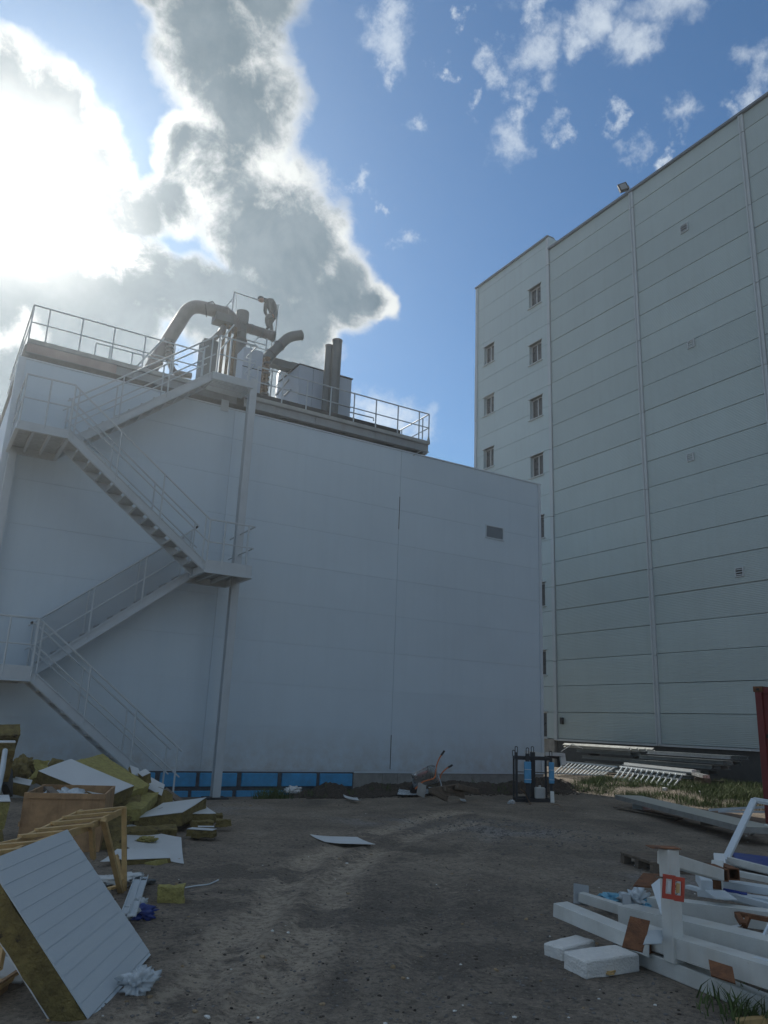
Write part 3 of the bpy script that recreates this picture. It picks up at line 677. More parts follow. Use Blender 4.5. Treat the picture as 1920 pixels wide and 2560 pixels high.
MB().tube([Vector((P(424, 925, 20.5).x+.2, 20.5, dk)), P(440, 930, 20.5)], .05, 8).build('support_leg', M_DUCT, bl)
for i in range(6):
    c_ = lerp(q0, q1, .05+.17*i); MB().tube([c_-Vector((0, 0, .02)), c_+Vector((0, 0, .02))], .125, 12).build('bellows_ring', M_SILO, bl)
cb = P(512, 930, 20); ct = P(530, 845, 20)
kb = thing('control_cabinet', (6.0, 20, dk), 'dark grey upright cabinet behind the top landing of the stairs', 'cabinet')
MB().box((P(508, 880, 20).x, 20, dk), (P(544, 880, 20).x, 20.5, P(527, 848, 20).z)).build('cabinet_body', M_SILO, kb, bevel=.01)
MB().box((P(511, 880, 20).x, 19.985, dk+.1), (P(541, 880, 20).x, 19.998, P(527, 852, 20).z)).build('cabinet_door', M_SILO, kb)
bu = thing('blue_grey_cabinet', (7.4, 20.4, dk), 'blue grey machine casing behind the stair gate right of the stack', 'cabinet')
MB().box((P(608, 900, 20.4).x, 20.4, dk), (P(657, 900, 20.4).x, 21.0, P(632, 872, 20.4).z)).build('casing', M_UNIT, bu, bevel=.01)
for k in (.45, .75): zz = dk+(P(632, 872, 20.4).z-dk)*k; MB().box((P(608, 900, 20.4).x-.01, 20.385, zz), (P(657, 900, 20.4).x+.01, 20.398, zz+.02)).build('seam_strip', M_DARK, bu)
# ladder tower that the worker stands on
lt = thing('ladder_tower', (8.3, 22, dk), 'thin lattice ladder tower with a raised guard frame above the stack', 'scaffold')
xa_, xb_ = P(664, 880, 22).x, P(686, 870, 22).x; ztop = P(692, 760, 22).z
for x in (xb_,): MB().tube([(x, 22, dk), (x, 22, ztop)], .022, 6).build('tower_post', M_STEEL, lt)
MB().tube([(xa_, 22, dk), (xa_, 22, P(664, 845, 22).z)], .022, 6).build('tower_post', M_STEEL, lt)
for x in (xb_,): MB().tube([(x+.05, 22.4, dk), (x+.05, 22.4, ztop-.9)], .02, 6).build('tower_post', M_STEEL, lt)
nb = 7; z0 = dk
for i in range(nb):
    z1 = z0+.48
    MB().tube([(xa_, 22, z0), (xb_, 22, z1)], .011, 5).build('lattice_brace', M_STEEL, lt)
    MB().tube([(xb_, 22, z0), (xa_, 22, z1)], .011, 5).build('lattice_brace', M_STEEL, lt)
    z0 = z1
for k in (840, 858): pass
MB().tube([P(611, 848, 22), P(664, 863, 22)], .02, 6).tube([P(611, 860, 22), P(664, 875, 22)], .014, 6).tube([P(634, 855, 22), P(648, 841, 22)], .012, 5).tube([P(634, 855, 22), P(640, 866, 22)], .012, 5).build('tie_bar', M_STEEL, lt)
mt_ = P(586, 729, 22)
MB().tube([mt_, P(581, 776, 22)], .024, 6).build('guard_post', M_STEEL, lt)
MB().tube([mt_+Vector((.02, 0, -.02)), P(646, 750, 22)], .02, 6).build('guard_rail', M_STEEL, lt)
MB().tube([P(583, 746, 22), P(567, 764, 22), P(567, 771, 22)], .014, 5).tube([P(591, 735, 22), P(590, 778, 22)], .008, 5).build('guard_brace', M_STEEL, lt)
MB().tube([P(581, 776, 22), P(580, 800, 22)], .024, 6).tube([P(567, 771, 22), P(567, 800, 22)], .014, 6).build('guard_post', M_STEEL, lt)
# elbow exhaust
ee_rings = (.25, .62)
ee = thing('elbow_exhaust', P(668, 930, 21.2), 'slanting grey exhaust pipe ending in a bent open mouth', 'exhaust pipe')
pp = [P(662, 900, 21.2), P(722, 842, 21.2), P(752, 838, 21.2)]; pa = arc_pts(pp, .35, 6)
for t_ in ee_rings:
    c_ = lerp(pp[0], pp[1], t_); d_ = (pp[1]-pp[0]).normalized()*.02; MB().tube([c_-d_, c_+d_], .185, 18).build('clamp_ring', M_DUCT, ee)
MB().tube(pa, .165, 18, cap=False).tube([pa[0]-Vector((.01, 0, .01)), pa[0]], .165, 18).build('pipe', M_SILO, ee, smooth=True)
t = (pa[-1]-pa[-2]).normalized(); MB().tube([pa[-1]-t*.05, pa[-1]-t*.02], .16, 18).build('pipe_mouth', M_BLACK, ee)
MB().tube([pa[-1]-t*.02, pa[-1]+t*.01], .18, 18, cap=False).build('mouth_rim', M_SILO, ee)
MB().tube([Vector((pa[0].x+.03, 21.2, dk)), pa[0]+Vector((.03, 0, .02))], .12, 12).build('riser', M_RUSTB, ee, smooth=True)
vst = thing('valve_stack', (P(665, 950, 20.6).x, 20.6, dk), 'rusty column of stacked valves and flanges beside the ladder tower', 'valves')
vx = P(665, 940, 20.6).x; zt_ = P(665, 892, 20.6).z
MB().tube([(vx, 20.6, dk), (vx, 20.6, zt_)], .07, 10).build('valve_body', M_RUSTB, vst, smooth=True)
k = 0; z = dk+.1
while z < zt_:
    MB().tube([(vx, 20.6, z), (vx, 20.6, z+.05)], .10+.03*(k % 2), 12).build('flange', M_DUCT if k % 2 else M_RUSTB, vst); z += .17; k += 1
MB().tube([(vx-.28, 20.6, dk+.35), (vx+.1, 20.6, dk+.35)], .035, 8).tube([(vx-.28, 20.6, dk+.25), (vx-.28, 20.6, dk+.45)], .05, 8).build('side_branch', M_GALV, vst)
MB().tube([(vx-.1, 20.5, dk+.1), (vx+.9, 20.5, dk+.12)], .045, 8).build('low_pipe', M_DUCT, vst, smooth=True)
# lower horizontal duct into the unit
ld = thing('lower_duct', P(715, 918, 21.6), 'dark horizontal duct entering the blue grey housing', 'duct')
a_, b_ = P(676, 905, 21.6), P(757, 930, 21.6); b_.z = a_.z
MB().beam(a_, b_, .3, .26).build('duct_box', M_SILO, ld, bevel=.01)
MB().beam(a_+Vector((.7, 0, .15)), b_+Vector((-.02, 0, .15)), .2, .05).build('top_plate', M_DARK, ld)
MB().tube([P(738, 930, 21.5), P(690, 988, 21.2)], .03, 6).tube([P(748, 955, 21.3), P(710, 990, 21.1)], .03, 6).build('brace', M_BEAM, ld)
# steel tank
tk = thing('steel_tank', (P(722, 960, 22.3).x, 22.3, dk), 'shiny round steel tank half hidden left of the blue grey housing', 'tank')
tx = P(722, 960, 22.3).x; zt2 = P(722, 930, 22.3).z
MB().tube([(tx, 22.3, dk), (tx, 22.3, zt2-.15), (tx, 22.3, zt2-.03), (tx, 22.3, zt2+.05)], [.42, .42, .36, .18], 24).build('tank_shell', M_TANK, tk, smooth=True)
MB().tube([(tx, 22.3, zt2-.6), (tx, 22.3, zt2-.56)], .43, 24).build('tank_band', M_GALV, tk)
# main housing
hx0, hx1, hzt = P(747, 950, 20.6).x, P(878, 980, 20.6).x, P(749, 911, 20.6).z
hu = thing('filter_housing', ((hx0+hx1)/2, 20.6, dk), 'large blue grey sheet metal housing behind two round flues', 'housing')
xm = hx0+(hx1-hx0)*.52
hb = hx0+(hx1-hx0)*.26
MB().box((hx0, 20.6, dk), (hb-.006, 22.2, hzt)).box((hb+.006, 20.6, dk), (xm-.006, 22.2, hzt)).build('casing_panel', M_UNIT, hu, bevel=.006)
MB().box((xm+.006, 20.6, dk), (hx1, 22.2, hzt-.02)).build('casing_panel', M_UNIT, hu, bevel=.006)
MB().box((hx0-.03, 20.57, hzt), (hx1+.03, 22.23, hzt+.03)).build('roof_flange', M_DARK, hu)
for k in (.38, .62): MB().box((hx0-.008, 20.585, dk+(hzt-dk)*k), (hx1+.01, 20.597, dk+(hzt-dk)*k+.02)).build('seam_strip', M_DARK, hu)
MB().poly([(hx0+.4+.9*math.cos(a)*.5, 21.2+.4*math.sin(a), hzt+.03) for a in [i*math.pi/6 for i in range(12)]]+[(hx0+.9, 21.2, hzt+.16)], [(i, (i+1) % 12, 12) for i in range(12)]).build('roof_cowl', M_TANK, hu)
for (lab, px0, pt, y_, rr) in (('left, shorter of two round grey flues standing before the housing', 821, 864, 20.2, .115), ('right, taller and thicker of two round grey flues before the housing', 841, 851, 20.1, .155)):
    fx = P(px0-3, 940, y_).x; z_ = P(px0, pt, y_).z
    fo = thing('flue', (fx, y_, dk), lab, 'flue', 'round flues on the hall roof')
    MB().tube([(fx, y_, dk), (fx, y_, z_)], rr, 18, cap=False).tube([(fx, y_, z_-.03), (fx, y_, z_-.02)], rr*.98, 18).build('flue_pipe', M_SILO, fo, smooth=True)
    MB().tube([(fx, y_, z_-.06), (fx, y_, z_+.01)], rr+.012, 18, cap=False).build('rim', M_DUCT, fo)
    MB().tube([(fx, y_, dk), (fx, y_, dk+.08)], rr+.06, 18).build('base_flange', M_DUCT, fo)

# ------------------------------------------------------------------ added thin volume in place of the lens flare veil
hz_m = bpy.data.materials.new('flare_veil_volume'); hz_m.use_nodes = True; nt_ = hz_m.node_tree; nt_.nodes.clear()
pv = nt_.nodes.new('ShaderNodeVolumePrincipled'); pv.inputs['Color'].default_value = (.86, .94, 1, 1); pv.inputs['Density'].default_value = .0013; pv.inputs['Anisotropy'].default_value = .72
ov = nt_.nodes.new('ShaderNodeOutputMaterial'); nt_.links.new(pv.outputs[0], ov.inputs['Volume'])
tag(MB().box((-3010, -3010, -1.6), (3010, 3010, 26.5)).build('flare_veil', hz_m), 'thin added volume that imitates lens flare over the yard', 'flare_veil', kind='stuff')

# ------------------------------------------------------------------ worker
def skin_body(name, joints, edges, mt_, parent, sub=2, fat=1.0):
    me = bpy.data.meshes.new(name); org = Vector(parent['_o'])
    me.from_pydata([Vector(j[0])-org for j in joints], edges, [])
    o = bpy.data.objects.new(name, me); col.objects.link(o); o.parent = parent; me.materials.append(mt_)
    md = o.modifiers.new('skin', 'SKIN'); md.use_smooth_shade = True
    for i, j in enumerate(joints): me.skin_vertices[0].data[i].radius = (j[1]*fat, j[1]*fat*(j[2] if len(j) > 2 else 1))
    me.skin_vertices[0].data[0].use_root = True
    s_ = o.modifiers.new('sub', 'SUBSURF'); s_.levels = sub; s_.render_levels = sub
    return o
YW = 22.0
wk = thing('person', P(672, 826, YW), 'person in dark work clothes bending forward on top of the ladder tower', 'person')
def Q(x, y, dy=0.): return P(x, y, YW)+Vector((0, dy, 0))
J = [(Q(685, 786), .105, 1.15), (Q(683, 775), .10, 1.2), (Q(679, 763), .115, 1.3), (Q(672, 754), .105, 1.35), (Q(664, 750), .055), (Q(658, 749), .05),
     (Q(683, 790, -.09), .085), (Q(664, 797, -.10), .065), (Q(664, 808, -.10), .055), (Q(668, 822, -.10), .04), (Q(662, 826, -.10), .032),
     (Q(686, 790, .09), .085), (Q(677, 805, .10), .065), (Q(681, 815, .10), .052), (Q(683, 826, .10), .04), (Q(676, 829, .10), .032),
     (Q(672, 757, -.18), .058), (Q(669, 775, -.20), .045), (Q(676, 789, -.18), .032),
     (Q(670, 757, .18), .058), (Q(668, 774, .20), .045), (Q(677, 790, .18), .032)]
Ed = [(0,1),(1,2),(2,3),(3,4),(4,5),(0,6),(6,7),(7,8),(8,9),(9,10),(0,11),(11,12),(12,13),(13,14),(14,15),(3,16),(16,17),(17,18),(3,19),(19,20),(20,21)]
skin_body('body', J, Ed, M_CLOTH, wk, fat=1.38)
hd = Q(652.5, 748.5)
bm = bmesh.new(); bmesh.ops.create_uvsphere(bm, u_segments=20, v_segments=14, radius=.1)
for v in bm.verts:
    v.co.x *= 1.02; v.co.y *= .82; v.co.z *= 1.12
    if v.co.x < -.07 and abs(v.co.y) < .02 and -.03 < v.co.z < .02: v.co.x -= .025       # nose
    if v.co.z < -.04: v.co.x *= .9
me = bpy.data.meshes.new('head'); bm.to_mesh(me); bm.free(); me.materials.append(M_SKIN)
for p_ in me.polygons: p_.use_smooth = True
ho = bpy.data.objects.new('head', me); col.objects.link(ho); ho.parent = wk; ho.location = hd-Vector(wk['_o']); ho.rotation_euler = (0, R(-38), 0)
bm = bmesh.new(); bmesh.ops.create_uvsphere(bm, u_segments=20, v_segments=14, radius=.113)
bmesh.ops.delete(bm, geom=[v for v in bm.verts if v.co.z < -.02+(.04 if v.co.x < -.02 else 0)], context='VERTS')
for v in bm.verts: v.co.y *= .86; v.co.z *= 1.1
me = bpy.data.meshes.new('cap'); bm.to_mesh(me); bm.free(); me.materials.append(M_HAIR)
for p_ in me.polygons: p_.use_smooth = True
co = bpy.data.objects.new('cap', me); col.objects.link(co); co.parent = wk; co.location = ho.location; co.rotation_euler = ho.rotation_euler
for dy in (-.18, .18):                                  # hands: palm with five fingers
    hp = Q(676, 790, dy); Jh = [(hp, .028), (hp+Vector((.02, 0, -.05)), .03)]; Eh = [(0, 1)]
    for f_ in range(4):
        b = hp+Vector((.03, -.025+.017*f_, -.08)); Jh += [(b, .010), (b+Vector((.02, 0, -.035+.003*abs(f_-1.5))), .009), (b+Vector((.035, 0, -.05)), .007)]
        i = len(Jh); Eh += [(1, i-3), (i-3, i-2), (i-2, i-1)]
    Jh += [(hp+Vector((-.01, -.03, -.04)), .011), (hp+Vector((0, -.04, -.075)), .009)]; i = len(Jh); Eh += [(1, i-2), (i-2, i-1)]
    skin_body('hand', Jh, Eh, M_SKIN, wk, 1)

# ------------------------------------------------------------------ left pile: insulation offcuts, crate, lath frame
def off(a, b, d, t):
    n = (Vector(b)-Vector(a)).cross(Vector(d)-Vector(a)).normalized()
    if n.dot(CAM-Vector(a)) < 0: n = -n
    return n*t
def wool(a, b, d, t, label, mt_=M_WOOL, seed=1, amp=.014, skin=None, bot=False, smat=None, cat='insulation slab', name='wool_slab'):
    a, b, d = Vector(a), Vector(b), Vector(d); c = b+d-a
    th = thing(name, (a+c)/2+off(a, b, d, -t), label, cat)
    g_ = off(a, b, d, -.008) if skin else Vector((0, 0, 0))
    o = MB().slab(a+g_, b+g_, d+g_, t).build('wool_core', mt_, th); rough_up(o, 9, amp, 9, seed)
    if skin:
        k = (a-c).normalized()*.004; s0, s1 = off(a, b, d, .004), None
        mb = MB(); n = 6; vs_ = []
        for layer in (.006, .001):
            for j in range(n+1):
                for i in range(n+1):
                    p = a+(b-a)*(i/n)+(d-a)*(j/n); q = noise.noise(p*1.7+Vector((seed, 0, 0)))
                    vs_.append(p+off(a, b, d, layer+.018*q*skin))
        N_ = (n+1)**2
        fs_ = [(l*N_+j*(n+1)+i, l*N_+j*(n+1)+i+1, l*N_+(j+1)*(n+1)+i+1, l*N_+(j+1)*(n+1)+i) for l in (0, 1) for j in range(n) for i in range(n)]
        rim = [i for i in range(n)]+[j*(n+1)+n for j in range(n)]+[n*(n+1)+i for i in range(n, 0, -1)]+[j*(n+1) for j in range(n, 0, -1)]
        for i in range(len(rim)): p, q = rim[i], rim[(i+1) % len(rim)]; fs_.append((p, q, q+N_, p+N_))
        mb.poly(vs_, fs_).build('steel_skin', smat or M_SHEET, th, smooth=True)
    if bot: MB().slab(a+off(a, b, d, -t), b+off(a, b, d, -t), d+off(a, b, d, -t), .006).build('steel_skin', M_SHEET, th)
    return th
# big grooved panel leaning on the lath frame
BL_, BR_, TL_ = Vector((1.15, 4.89, .03)), Vector((1.73, 5.87, .04)), Vector((.63, 5.3, .78))
BL_ = G(222, 2546, .02); 
bp = thing('leaning_panel', BL_, 'large grooved white wall panel with olive wool core leaning on the pine lath frame', 'wall panel')
n_ = off(BL_, BR_, TL_, 1.0); e1 = BR_-BL_; e2 = TL_-BL_
e2 = e2-e1*(e2.dot(e1)/e1.length_squared)
o = MB().slab(BL_-n_*.012, BR_-n_*.012, BL_+e2-n_*.012, .15).build('wool_core', M_WOOLD, bp); rough_up(o, 12, .008, 9, 3)
NG = 12
for i in range(NG):
    a = BL_+e2*(i/NG); k0, k1 = e2.normalized()*.002, e2/NG-e2.normalized()*.002
    MB().slab(a+k0, a+k0+e1, a+k1, .004).build('skin_rib', M_SHEETG, bp)
MB().slab(BL_-n_*.0042, BR_-n_*.0042, BL_+e2-n_*.0042, .003).build('skin_backing', M_HALLT, bp)
MB().beam(BL_-e2.normalized()*.012-n_*.02, BR_-e2.normalized()*.012-n_*.02, .02, .03, n_).build('edge_profile', M_HALLT, bp)
MB().slab(BL_-n_*.165, BR_-n_*.165, BL_+e2-n_*.165, .006).build('back_skin', M_SHEET, bp)

# crate
cr = thing('plywood_crate', G(150, 2125), 'stained plywood crate with battens filled with white bags', 'crate')
A, B_, Cc = D(65, 1986, 9.8), D(266, 1981, 10.0), D(36, 1957, 10.9)
zt = (A.z+B_.z)/2; A.z = B_.z = Cc.z = zt; ex = (B_-A); ey = (Cc-A); ey = ey-ex*(ey.dot(ex)/ex.length_squared); dn = Vector((0, 0, -zt-.05)); T = .025
exn, eyn = ex.normalized(), ey.normalized()
def wallp(p, q, t_vec): return MB().box6([p+dn, q+dn, q+dn+t_vec, p+dn+t_vec, p, q, q+t_vec, p+t_vec])
wallp(A, A+ex, eyn*T).build('side_board', M_WOOD, cr); wallp(A+ey-eyn*T, A+ex+ey-eyn*T, eyn*T).build('side_board', M_WOOD, cr)
wallp(A+eyn*T, A+ey-eyn*T, exn*T).build('side_board', M_WOOD, cr); wallp(A+ex-exn*T+eyn*T, A+ex+ey-exn*T-eyn*T, exn*T).build('side_board', M_WOOD, cr)
MB().box6([A+dn*.9+exn*T+eyn*T, A+ex+dn*.9-exn*T+eyn*T, A+ex+ey+dn*.9-exn*T-eyn*T, A+ey+dn*.9+exn*T-eyn*T]+[q+Vector((0,0,.03)) for q in (A+dn*.9+exn*T+eyn*T, A+ex+dn*.9-exn*T+eyn*T, A+ex+ey+dn*.9-exn*T-eyn*T, A+ey+dn*.9+exn*T-eyn*T)]).build('bottom_board', M_WOOD, cr)
for q in (.0, .48, .93): MB().beam(A+ey*(q+.035)-exn*.012+dn, A+ey*(q+.035)-exn*.012, .02, .07, eyn).build('batten', M_WOOD, cr)
MB().beam(A-eyn*.012+Vector((0,0,-.03)), A+ex-eyn*.012+Vector((0,0,-.03)), .02, .06, (0, 0, 1)).build('rim_batten', M_WOOD, cr)
MB().beam(A-exn*.026-eyn*.01+Vector((0,0,-.35)), A+ey-exn*.026+Vector((0,0,-.35)), .02, .05, (0, 0, 1)).build('batten', M_WOOD, cr)
def crumple(name, c, size, m_, label, cat, seed=0, group=None, sq=(1, 1, 1), amp=.45, parent=None):
    amp = min(1, amp*1.0)
    bm = bmesh.new(); bmesh.ops.create_icosphere(bm, subdivisions=4, radius=1)
    for v in bm.verts:
        d = v.co.copy(); lump = 1+.9*noise.noise(d*1.1+Vector((seed*1.3, 3, 0))); n = lump*(1.0-1.3*abs(noise.noise(d*1.9+Vector((seed, 0, 0))))-.7*abs(noise.noise(d*3.3+Vector((0, seed, 0)))))
        v.co = Vector((d.x*sq[0], d.y*sq[1], d.z*sq[2]))*size*(1-amp+amp*n*1.25)*1.15
    me = bpy.data.meshes.new(name); bm.to_mesh(me); bm.free(); me.materials.append(m_)
    for p_ in me.polygons: p_.use_smooth = True
    o = bpy.data.objects.new(name, me); col.objects.link(o); o.location = c; return tag(o, label, cat, group)
cc_ = A+ex*.3+ey*.35+Vector((0, 0, -.12))
crumple('plastic_bag', cc_, .16, M_PLAST, 'white crumpled bag in the left corner of the plywood crate', 'bag', 1, sq=(1, 1, .7))
crumple('plastic_bag', A+ex*.47+ey*.42+Vector((0, 0, -.13)), .2, M_PLAST, 'white crumpled bag in the middle of the plywood crate', 'bag', 4, sq=(1.2, 1, .6))
one(MB().beam(A+ex*.15+ey*.5+Vector((0, 0, .0)), A+ex*.36+ey*.1+Vector((0, 0, -.05)), .10, .05), 'wood_plank', M_GWOOD, 'short brown plank stuck among the bags in the crate', 'plank')
MB().box6([A+dn*.5+exn*.08+eyn*.08, A+dn*.5+ex-exn*.08+eyn*.08, A+dn*.5+ex+ey-exn*.08-eyn*.08, A+dn*.5+ey+exn*.08-eyn*.08]+[A+exn*.05+eyn*.05+Vector((0,0,-.24)), A+ex-exn*.05+eyn*.05+Vector((0,0,-.24)), A+ex+ey-exn*.05-eyn*.05+Vector((0,0,-.2)), A+ey+exn*.05-eyn*.05+Vector((0,0,-.2))]).build('packing_fill', M_WOOLD, cr)

# pine lath frame
lf = thing('lath_frame', G(290, 2180), 'open frame of pale pine laths on thin legs in front of the crate', 'wooden frame')
r4 = lambda x, y: (x/2.765, 1800+y/2.765)
r5 = lambda x, y: (x/2.765, 2050+y/2.765)
ZF = .74
def gl(p, z=ZF): return G(*r4(*p), z)
for a, b in (((-160, 885), (275, 845)), ((135, 805), (440, 775)), ((250, 762), (625, 725)), ((360, 715), (720, 682)), ((440, 675), (785, 643)), ((540, 640), (860, 605)), ((-260, 935), (160, 895))):
    MB().beam(gl(a), gl(b), .05, .022, (0, 0, 1)).build('lath', M_LATH, lf)
for a, b in (((620, 738), (862, 620)), ((100, 858), (560, 640)), ((-150, 1000), (620, 738)), ((-250, 940), (110, 850))):
    MB().beam(gl(a, ZF-.03), gl(b, ZF-.03), .022, .055, (0, 0, 1)).build('stringer_lath', M_LATH, lf)
def lg(a, b, zb_=0.0, da=None):
    p = gl(a, ZF); q = G(*b, zb_); MB().beam(p, q, .045, .028, FH).build('leg', M_LATH, lf)
p = gl((858, 608)); MB().beam(p, D(311, 2258, 8.0), .042, .03, FH).build('leg', M_LATH, lf)
MB().beam(gl((715, 690)), D(303, 2235, 7.9), .045, .03, FH).build('leg', M_LATH, lf)
MB().beam(gl((632, 725)), D(233, 2145, 7.35), .042, .03, FH).build('leg', M_LATH, lf)
MB().beam(D(289, 2138, 8.0), D(305, 2200, 7.95), .04, .025, FH).build('leg', M_LATH, lf)
MB().beam(D(22, 2281, 5.4), D(-6, 2425, 5.0), .045, .03, FH).build('leg', M_LATH, lf)
MB().beam(D(20, 2180, 6.4), D(-20, 2320, 6.0), .045, .03, FH).build('leg', M_LATH, lf)
MB().beam(D(271, 2222, 7.7), D(300, 2214, 8.1), .05, .02, (0, 0, 1)).build('foot_lath', M_LATH, lf)

# insulation pile behind
wool(D(96, 1927, 11.3), D(177, 1899, 12.0), D(262, 1998, 11.0), .16, 'tilted white faced panel lying across the pile behind the crate', M_WOOLD, 2, .012, skin=1.0, cat='wall panel', name='sandwich_panel')
wool(D(179, 1904, 12.2), D(256, 1885, 13.0), D(302, 1988, 11.7), .22, 'big olive mineral wool slab on top of the pile behind the crate', M_WOOL, 5, .02)
wool(D(69, 1903, 12.6), D(80, 1903, 12.7), D(75, 1950, 12.4), .3, 'narrow upright panel with white edge behind the crate', M_WOOL, 4, .01, skin=.4, cat='wall panel', name='sandwich_panel')
o = one(MB().slab(D(85, 1903, 12.5), D(124, 1900, 12.7), D(82, 1945, 12.3), .12), 'wool_chunk', M_WOOL, 'torn bright olive wool chunk left of the tilted white panel', 'insulation chunk'); rough_up(o, 7, .045, 7, 9)
o = one(MB().slab(D(130, 1892, 12.9), D(163, 1902, 13.0), D(122, 1917, 12.7), .15), 'wool_chunk', M_WOOLD, 'dark brown wool block peeking over the tilted white panel', 'insulation chunk'); rough_up(o, 5, .02, 7, 2)
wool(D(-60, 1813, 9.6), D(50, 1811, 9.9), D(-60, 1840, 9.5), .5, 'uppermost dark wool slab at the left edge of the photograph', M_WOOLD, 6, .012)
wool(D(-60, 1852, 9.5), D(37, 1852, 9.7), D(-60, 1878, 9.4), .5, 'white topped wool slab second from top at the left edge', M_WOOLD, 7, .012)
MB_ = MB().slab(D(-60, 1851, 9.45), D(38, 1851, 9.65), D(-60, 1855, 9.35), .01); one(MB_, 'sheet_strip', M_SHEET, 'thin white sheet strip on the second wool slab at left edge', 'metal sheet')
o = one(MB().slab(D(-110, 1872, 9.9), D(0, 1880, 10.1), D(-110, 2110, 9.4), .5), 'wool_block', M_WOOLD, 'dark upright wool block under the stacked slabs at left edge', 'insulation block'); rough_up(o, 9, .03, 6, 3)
o = one(MB().slab(D(18, 1895, 10.6), D(34, 1925, 10.7), D(14, 1960, 10.4), .08), 'tar_paper', M_DARK, 'curled black sheet hanging beside the white tube', 'sheet'); rough_up(o, 6, .02, 5, 5)
one(MB().tube([D(13, 1876, 9.2), D(6, 1925, 8.9), D(-8, 1990, 8.6)], .028, 8), 'white_tube', M_STEEL, 'pale grey tube leaning at the left edge above the crate', 'tube', smooth=True)
for i, (x, y, d, s, lb) in enumerate(((28, 1925, 10.9, .10, 'small grey wool lump just above the crate corner'), (50, 1935, 11.2, .12, 'dark scrap lump between the crate and upright panel'), (60, 1915, 12.0, .13, 'greenish scrap lump left of the upright panel'))):
    crumple('scrap_lump', D(x, y, d), s, M_WOOLD, lb, 'debris', 3+2*i)
wool(D(29, 1940, 11.0), D(81, 1951, 11.2), D(22, 1953, 10.7), .14, 'short white topped offcut touching the crate back corner', M_WOOLD, 8, .01, skin=.5, name='sandwich_panel', cat='panel offcut')
wool(D(-40, 1989, 8.6), D(22, 1989, 8.9), D(-40, 2005, 8.0), .25, 'white faced offcut leaning against the crate left side', M_WOOL, 11, .012, skin=.5, name='sandwich_panel', cat='panel offcut')
wool(D(324, 1915, 13.2), D(345, 1922, 13.3), D(330, 1935, 12.9), .04, 'small white scrap at the upper right tip of the olive slab', M_WOOLD, 12, .006, skin=1, name='sandwich_panel', cat='panel offcut')
wool(D(344, 1932, 13.0), D(364, 1923, 13.2), D(356, 1942, 12.7), .14, 'small white capped brown offcut right of the olive slab', M_WOOLD, 13, .01, skin=.4, name='sandwich_panel', cat='panel offcut')
wool(D(378, 1944, 13.6), D(412, 1962, 13.6), D(368, 1971, 13.0), .25, 'white faced slab at the right shoulder of the pile', M_WOOLD, 14, .012, skin=.8, name='sandwich_panel', cat='panel offcut')
o = one(MB().slab(D(395, 1968, 13.3), D(431, 1984, 13.4), D(395, 2014, 13.0), .4), 'wool_block', M_WOOLD, 'dark upright wool block right of the pile top', 'insulation block'); rough_up(o, 8, .02, 7, 15)
one(MB().slab(D(416, 1968, 14.2), D(474, 2010, 14.0), D(410, 1978, 13.9), .03), 'wood_plank', M_GWOOD, 'dark brown plank sloping down the right side of the pile', 'plank')
wool(D(354, 1979, 12.6), D(398, 1981, 12.8), D(305, 2022, 11.4), .16, 'olive slab wedged in the middle of the pile below the big slab', M_WOOL, 16, .016)
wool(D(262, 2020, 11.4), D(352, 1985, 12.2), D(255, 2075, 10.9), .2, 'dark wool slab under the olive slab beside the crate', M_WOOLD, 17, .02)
wool(D(335, 2046, 11.6), D(408, 2008, 12.7), D(456, 2031, 11.9), .17, 'white topped wool slab lying low at the right of the pile', M_WOOLD, 18, .014, skin=.9, name='sandwich_panel', cat='wall panel')
wool(D(428, 2012, 13.2), D(508, 2012, 13.4), D(455, 2034, 12.3), .14, 'white topped slab reaching furthest right out of the pile', M_WOOLD, 19, .014, skin=.9, name='sandwich_panel', cat='wall panel')
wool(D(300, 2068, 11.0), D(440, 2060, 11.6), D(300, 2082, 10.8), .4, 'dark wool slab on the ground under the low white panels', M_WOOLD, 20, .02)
for i, (x, y, d, s, t, sk, lb) in enumerate(((467, 2073, 11.3, .36, .08, 1, 'small white topped offcut lying on the ground right of the pile'), (495, 2068, 11.5, .22, .09, 1, 'tiny white topped offcut right of the other small offcut'), (540, 2052, 12.2, .22, .08, 0, 'small dark wool chunk furthest right on the ground'), (535, 2034, 12.6, .14, .12, 0, 'small wool block touching the furthest reaching slab'), (480, 2055, 11.9, .3, .14, 0, 'rough wool chunk under the furthest reaching slab'), (478, 2083, 11.2, .3, .05, 0, 'flat wool crumbs sheet beside the small white offcuts'))):
    c = D(x, y, d); rr = Vector((FH.y, -FH.x, 0)); rr = (rr+FH*random.uniform(-.2, .3)).normalized(); ff = Vector((-rr.y, rr.x, 0))
    if sk: wool(c, c+rr*s, c+ff*s*.5, t, lb, M_WOOLD, 21+i, .008, skin=.2, name='sandwich_panel', cat='panel offcut')
    else:
        o = one(MB().slab(c, c+rr*s, c+ff*s*.7, t), 'wool_chunk', M_WOOLD, lb, 'insulation chunk'); rough_up(o, 5, .03, 8, 21+i)
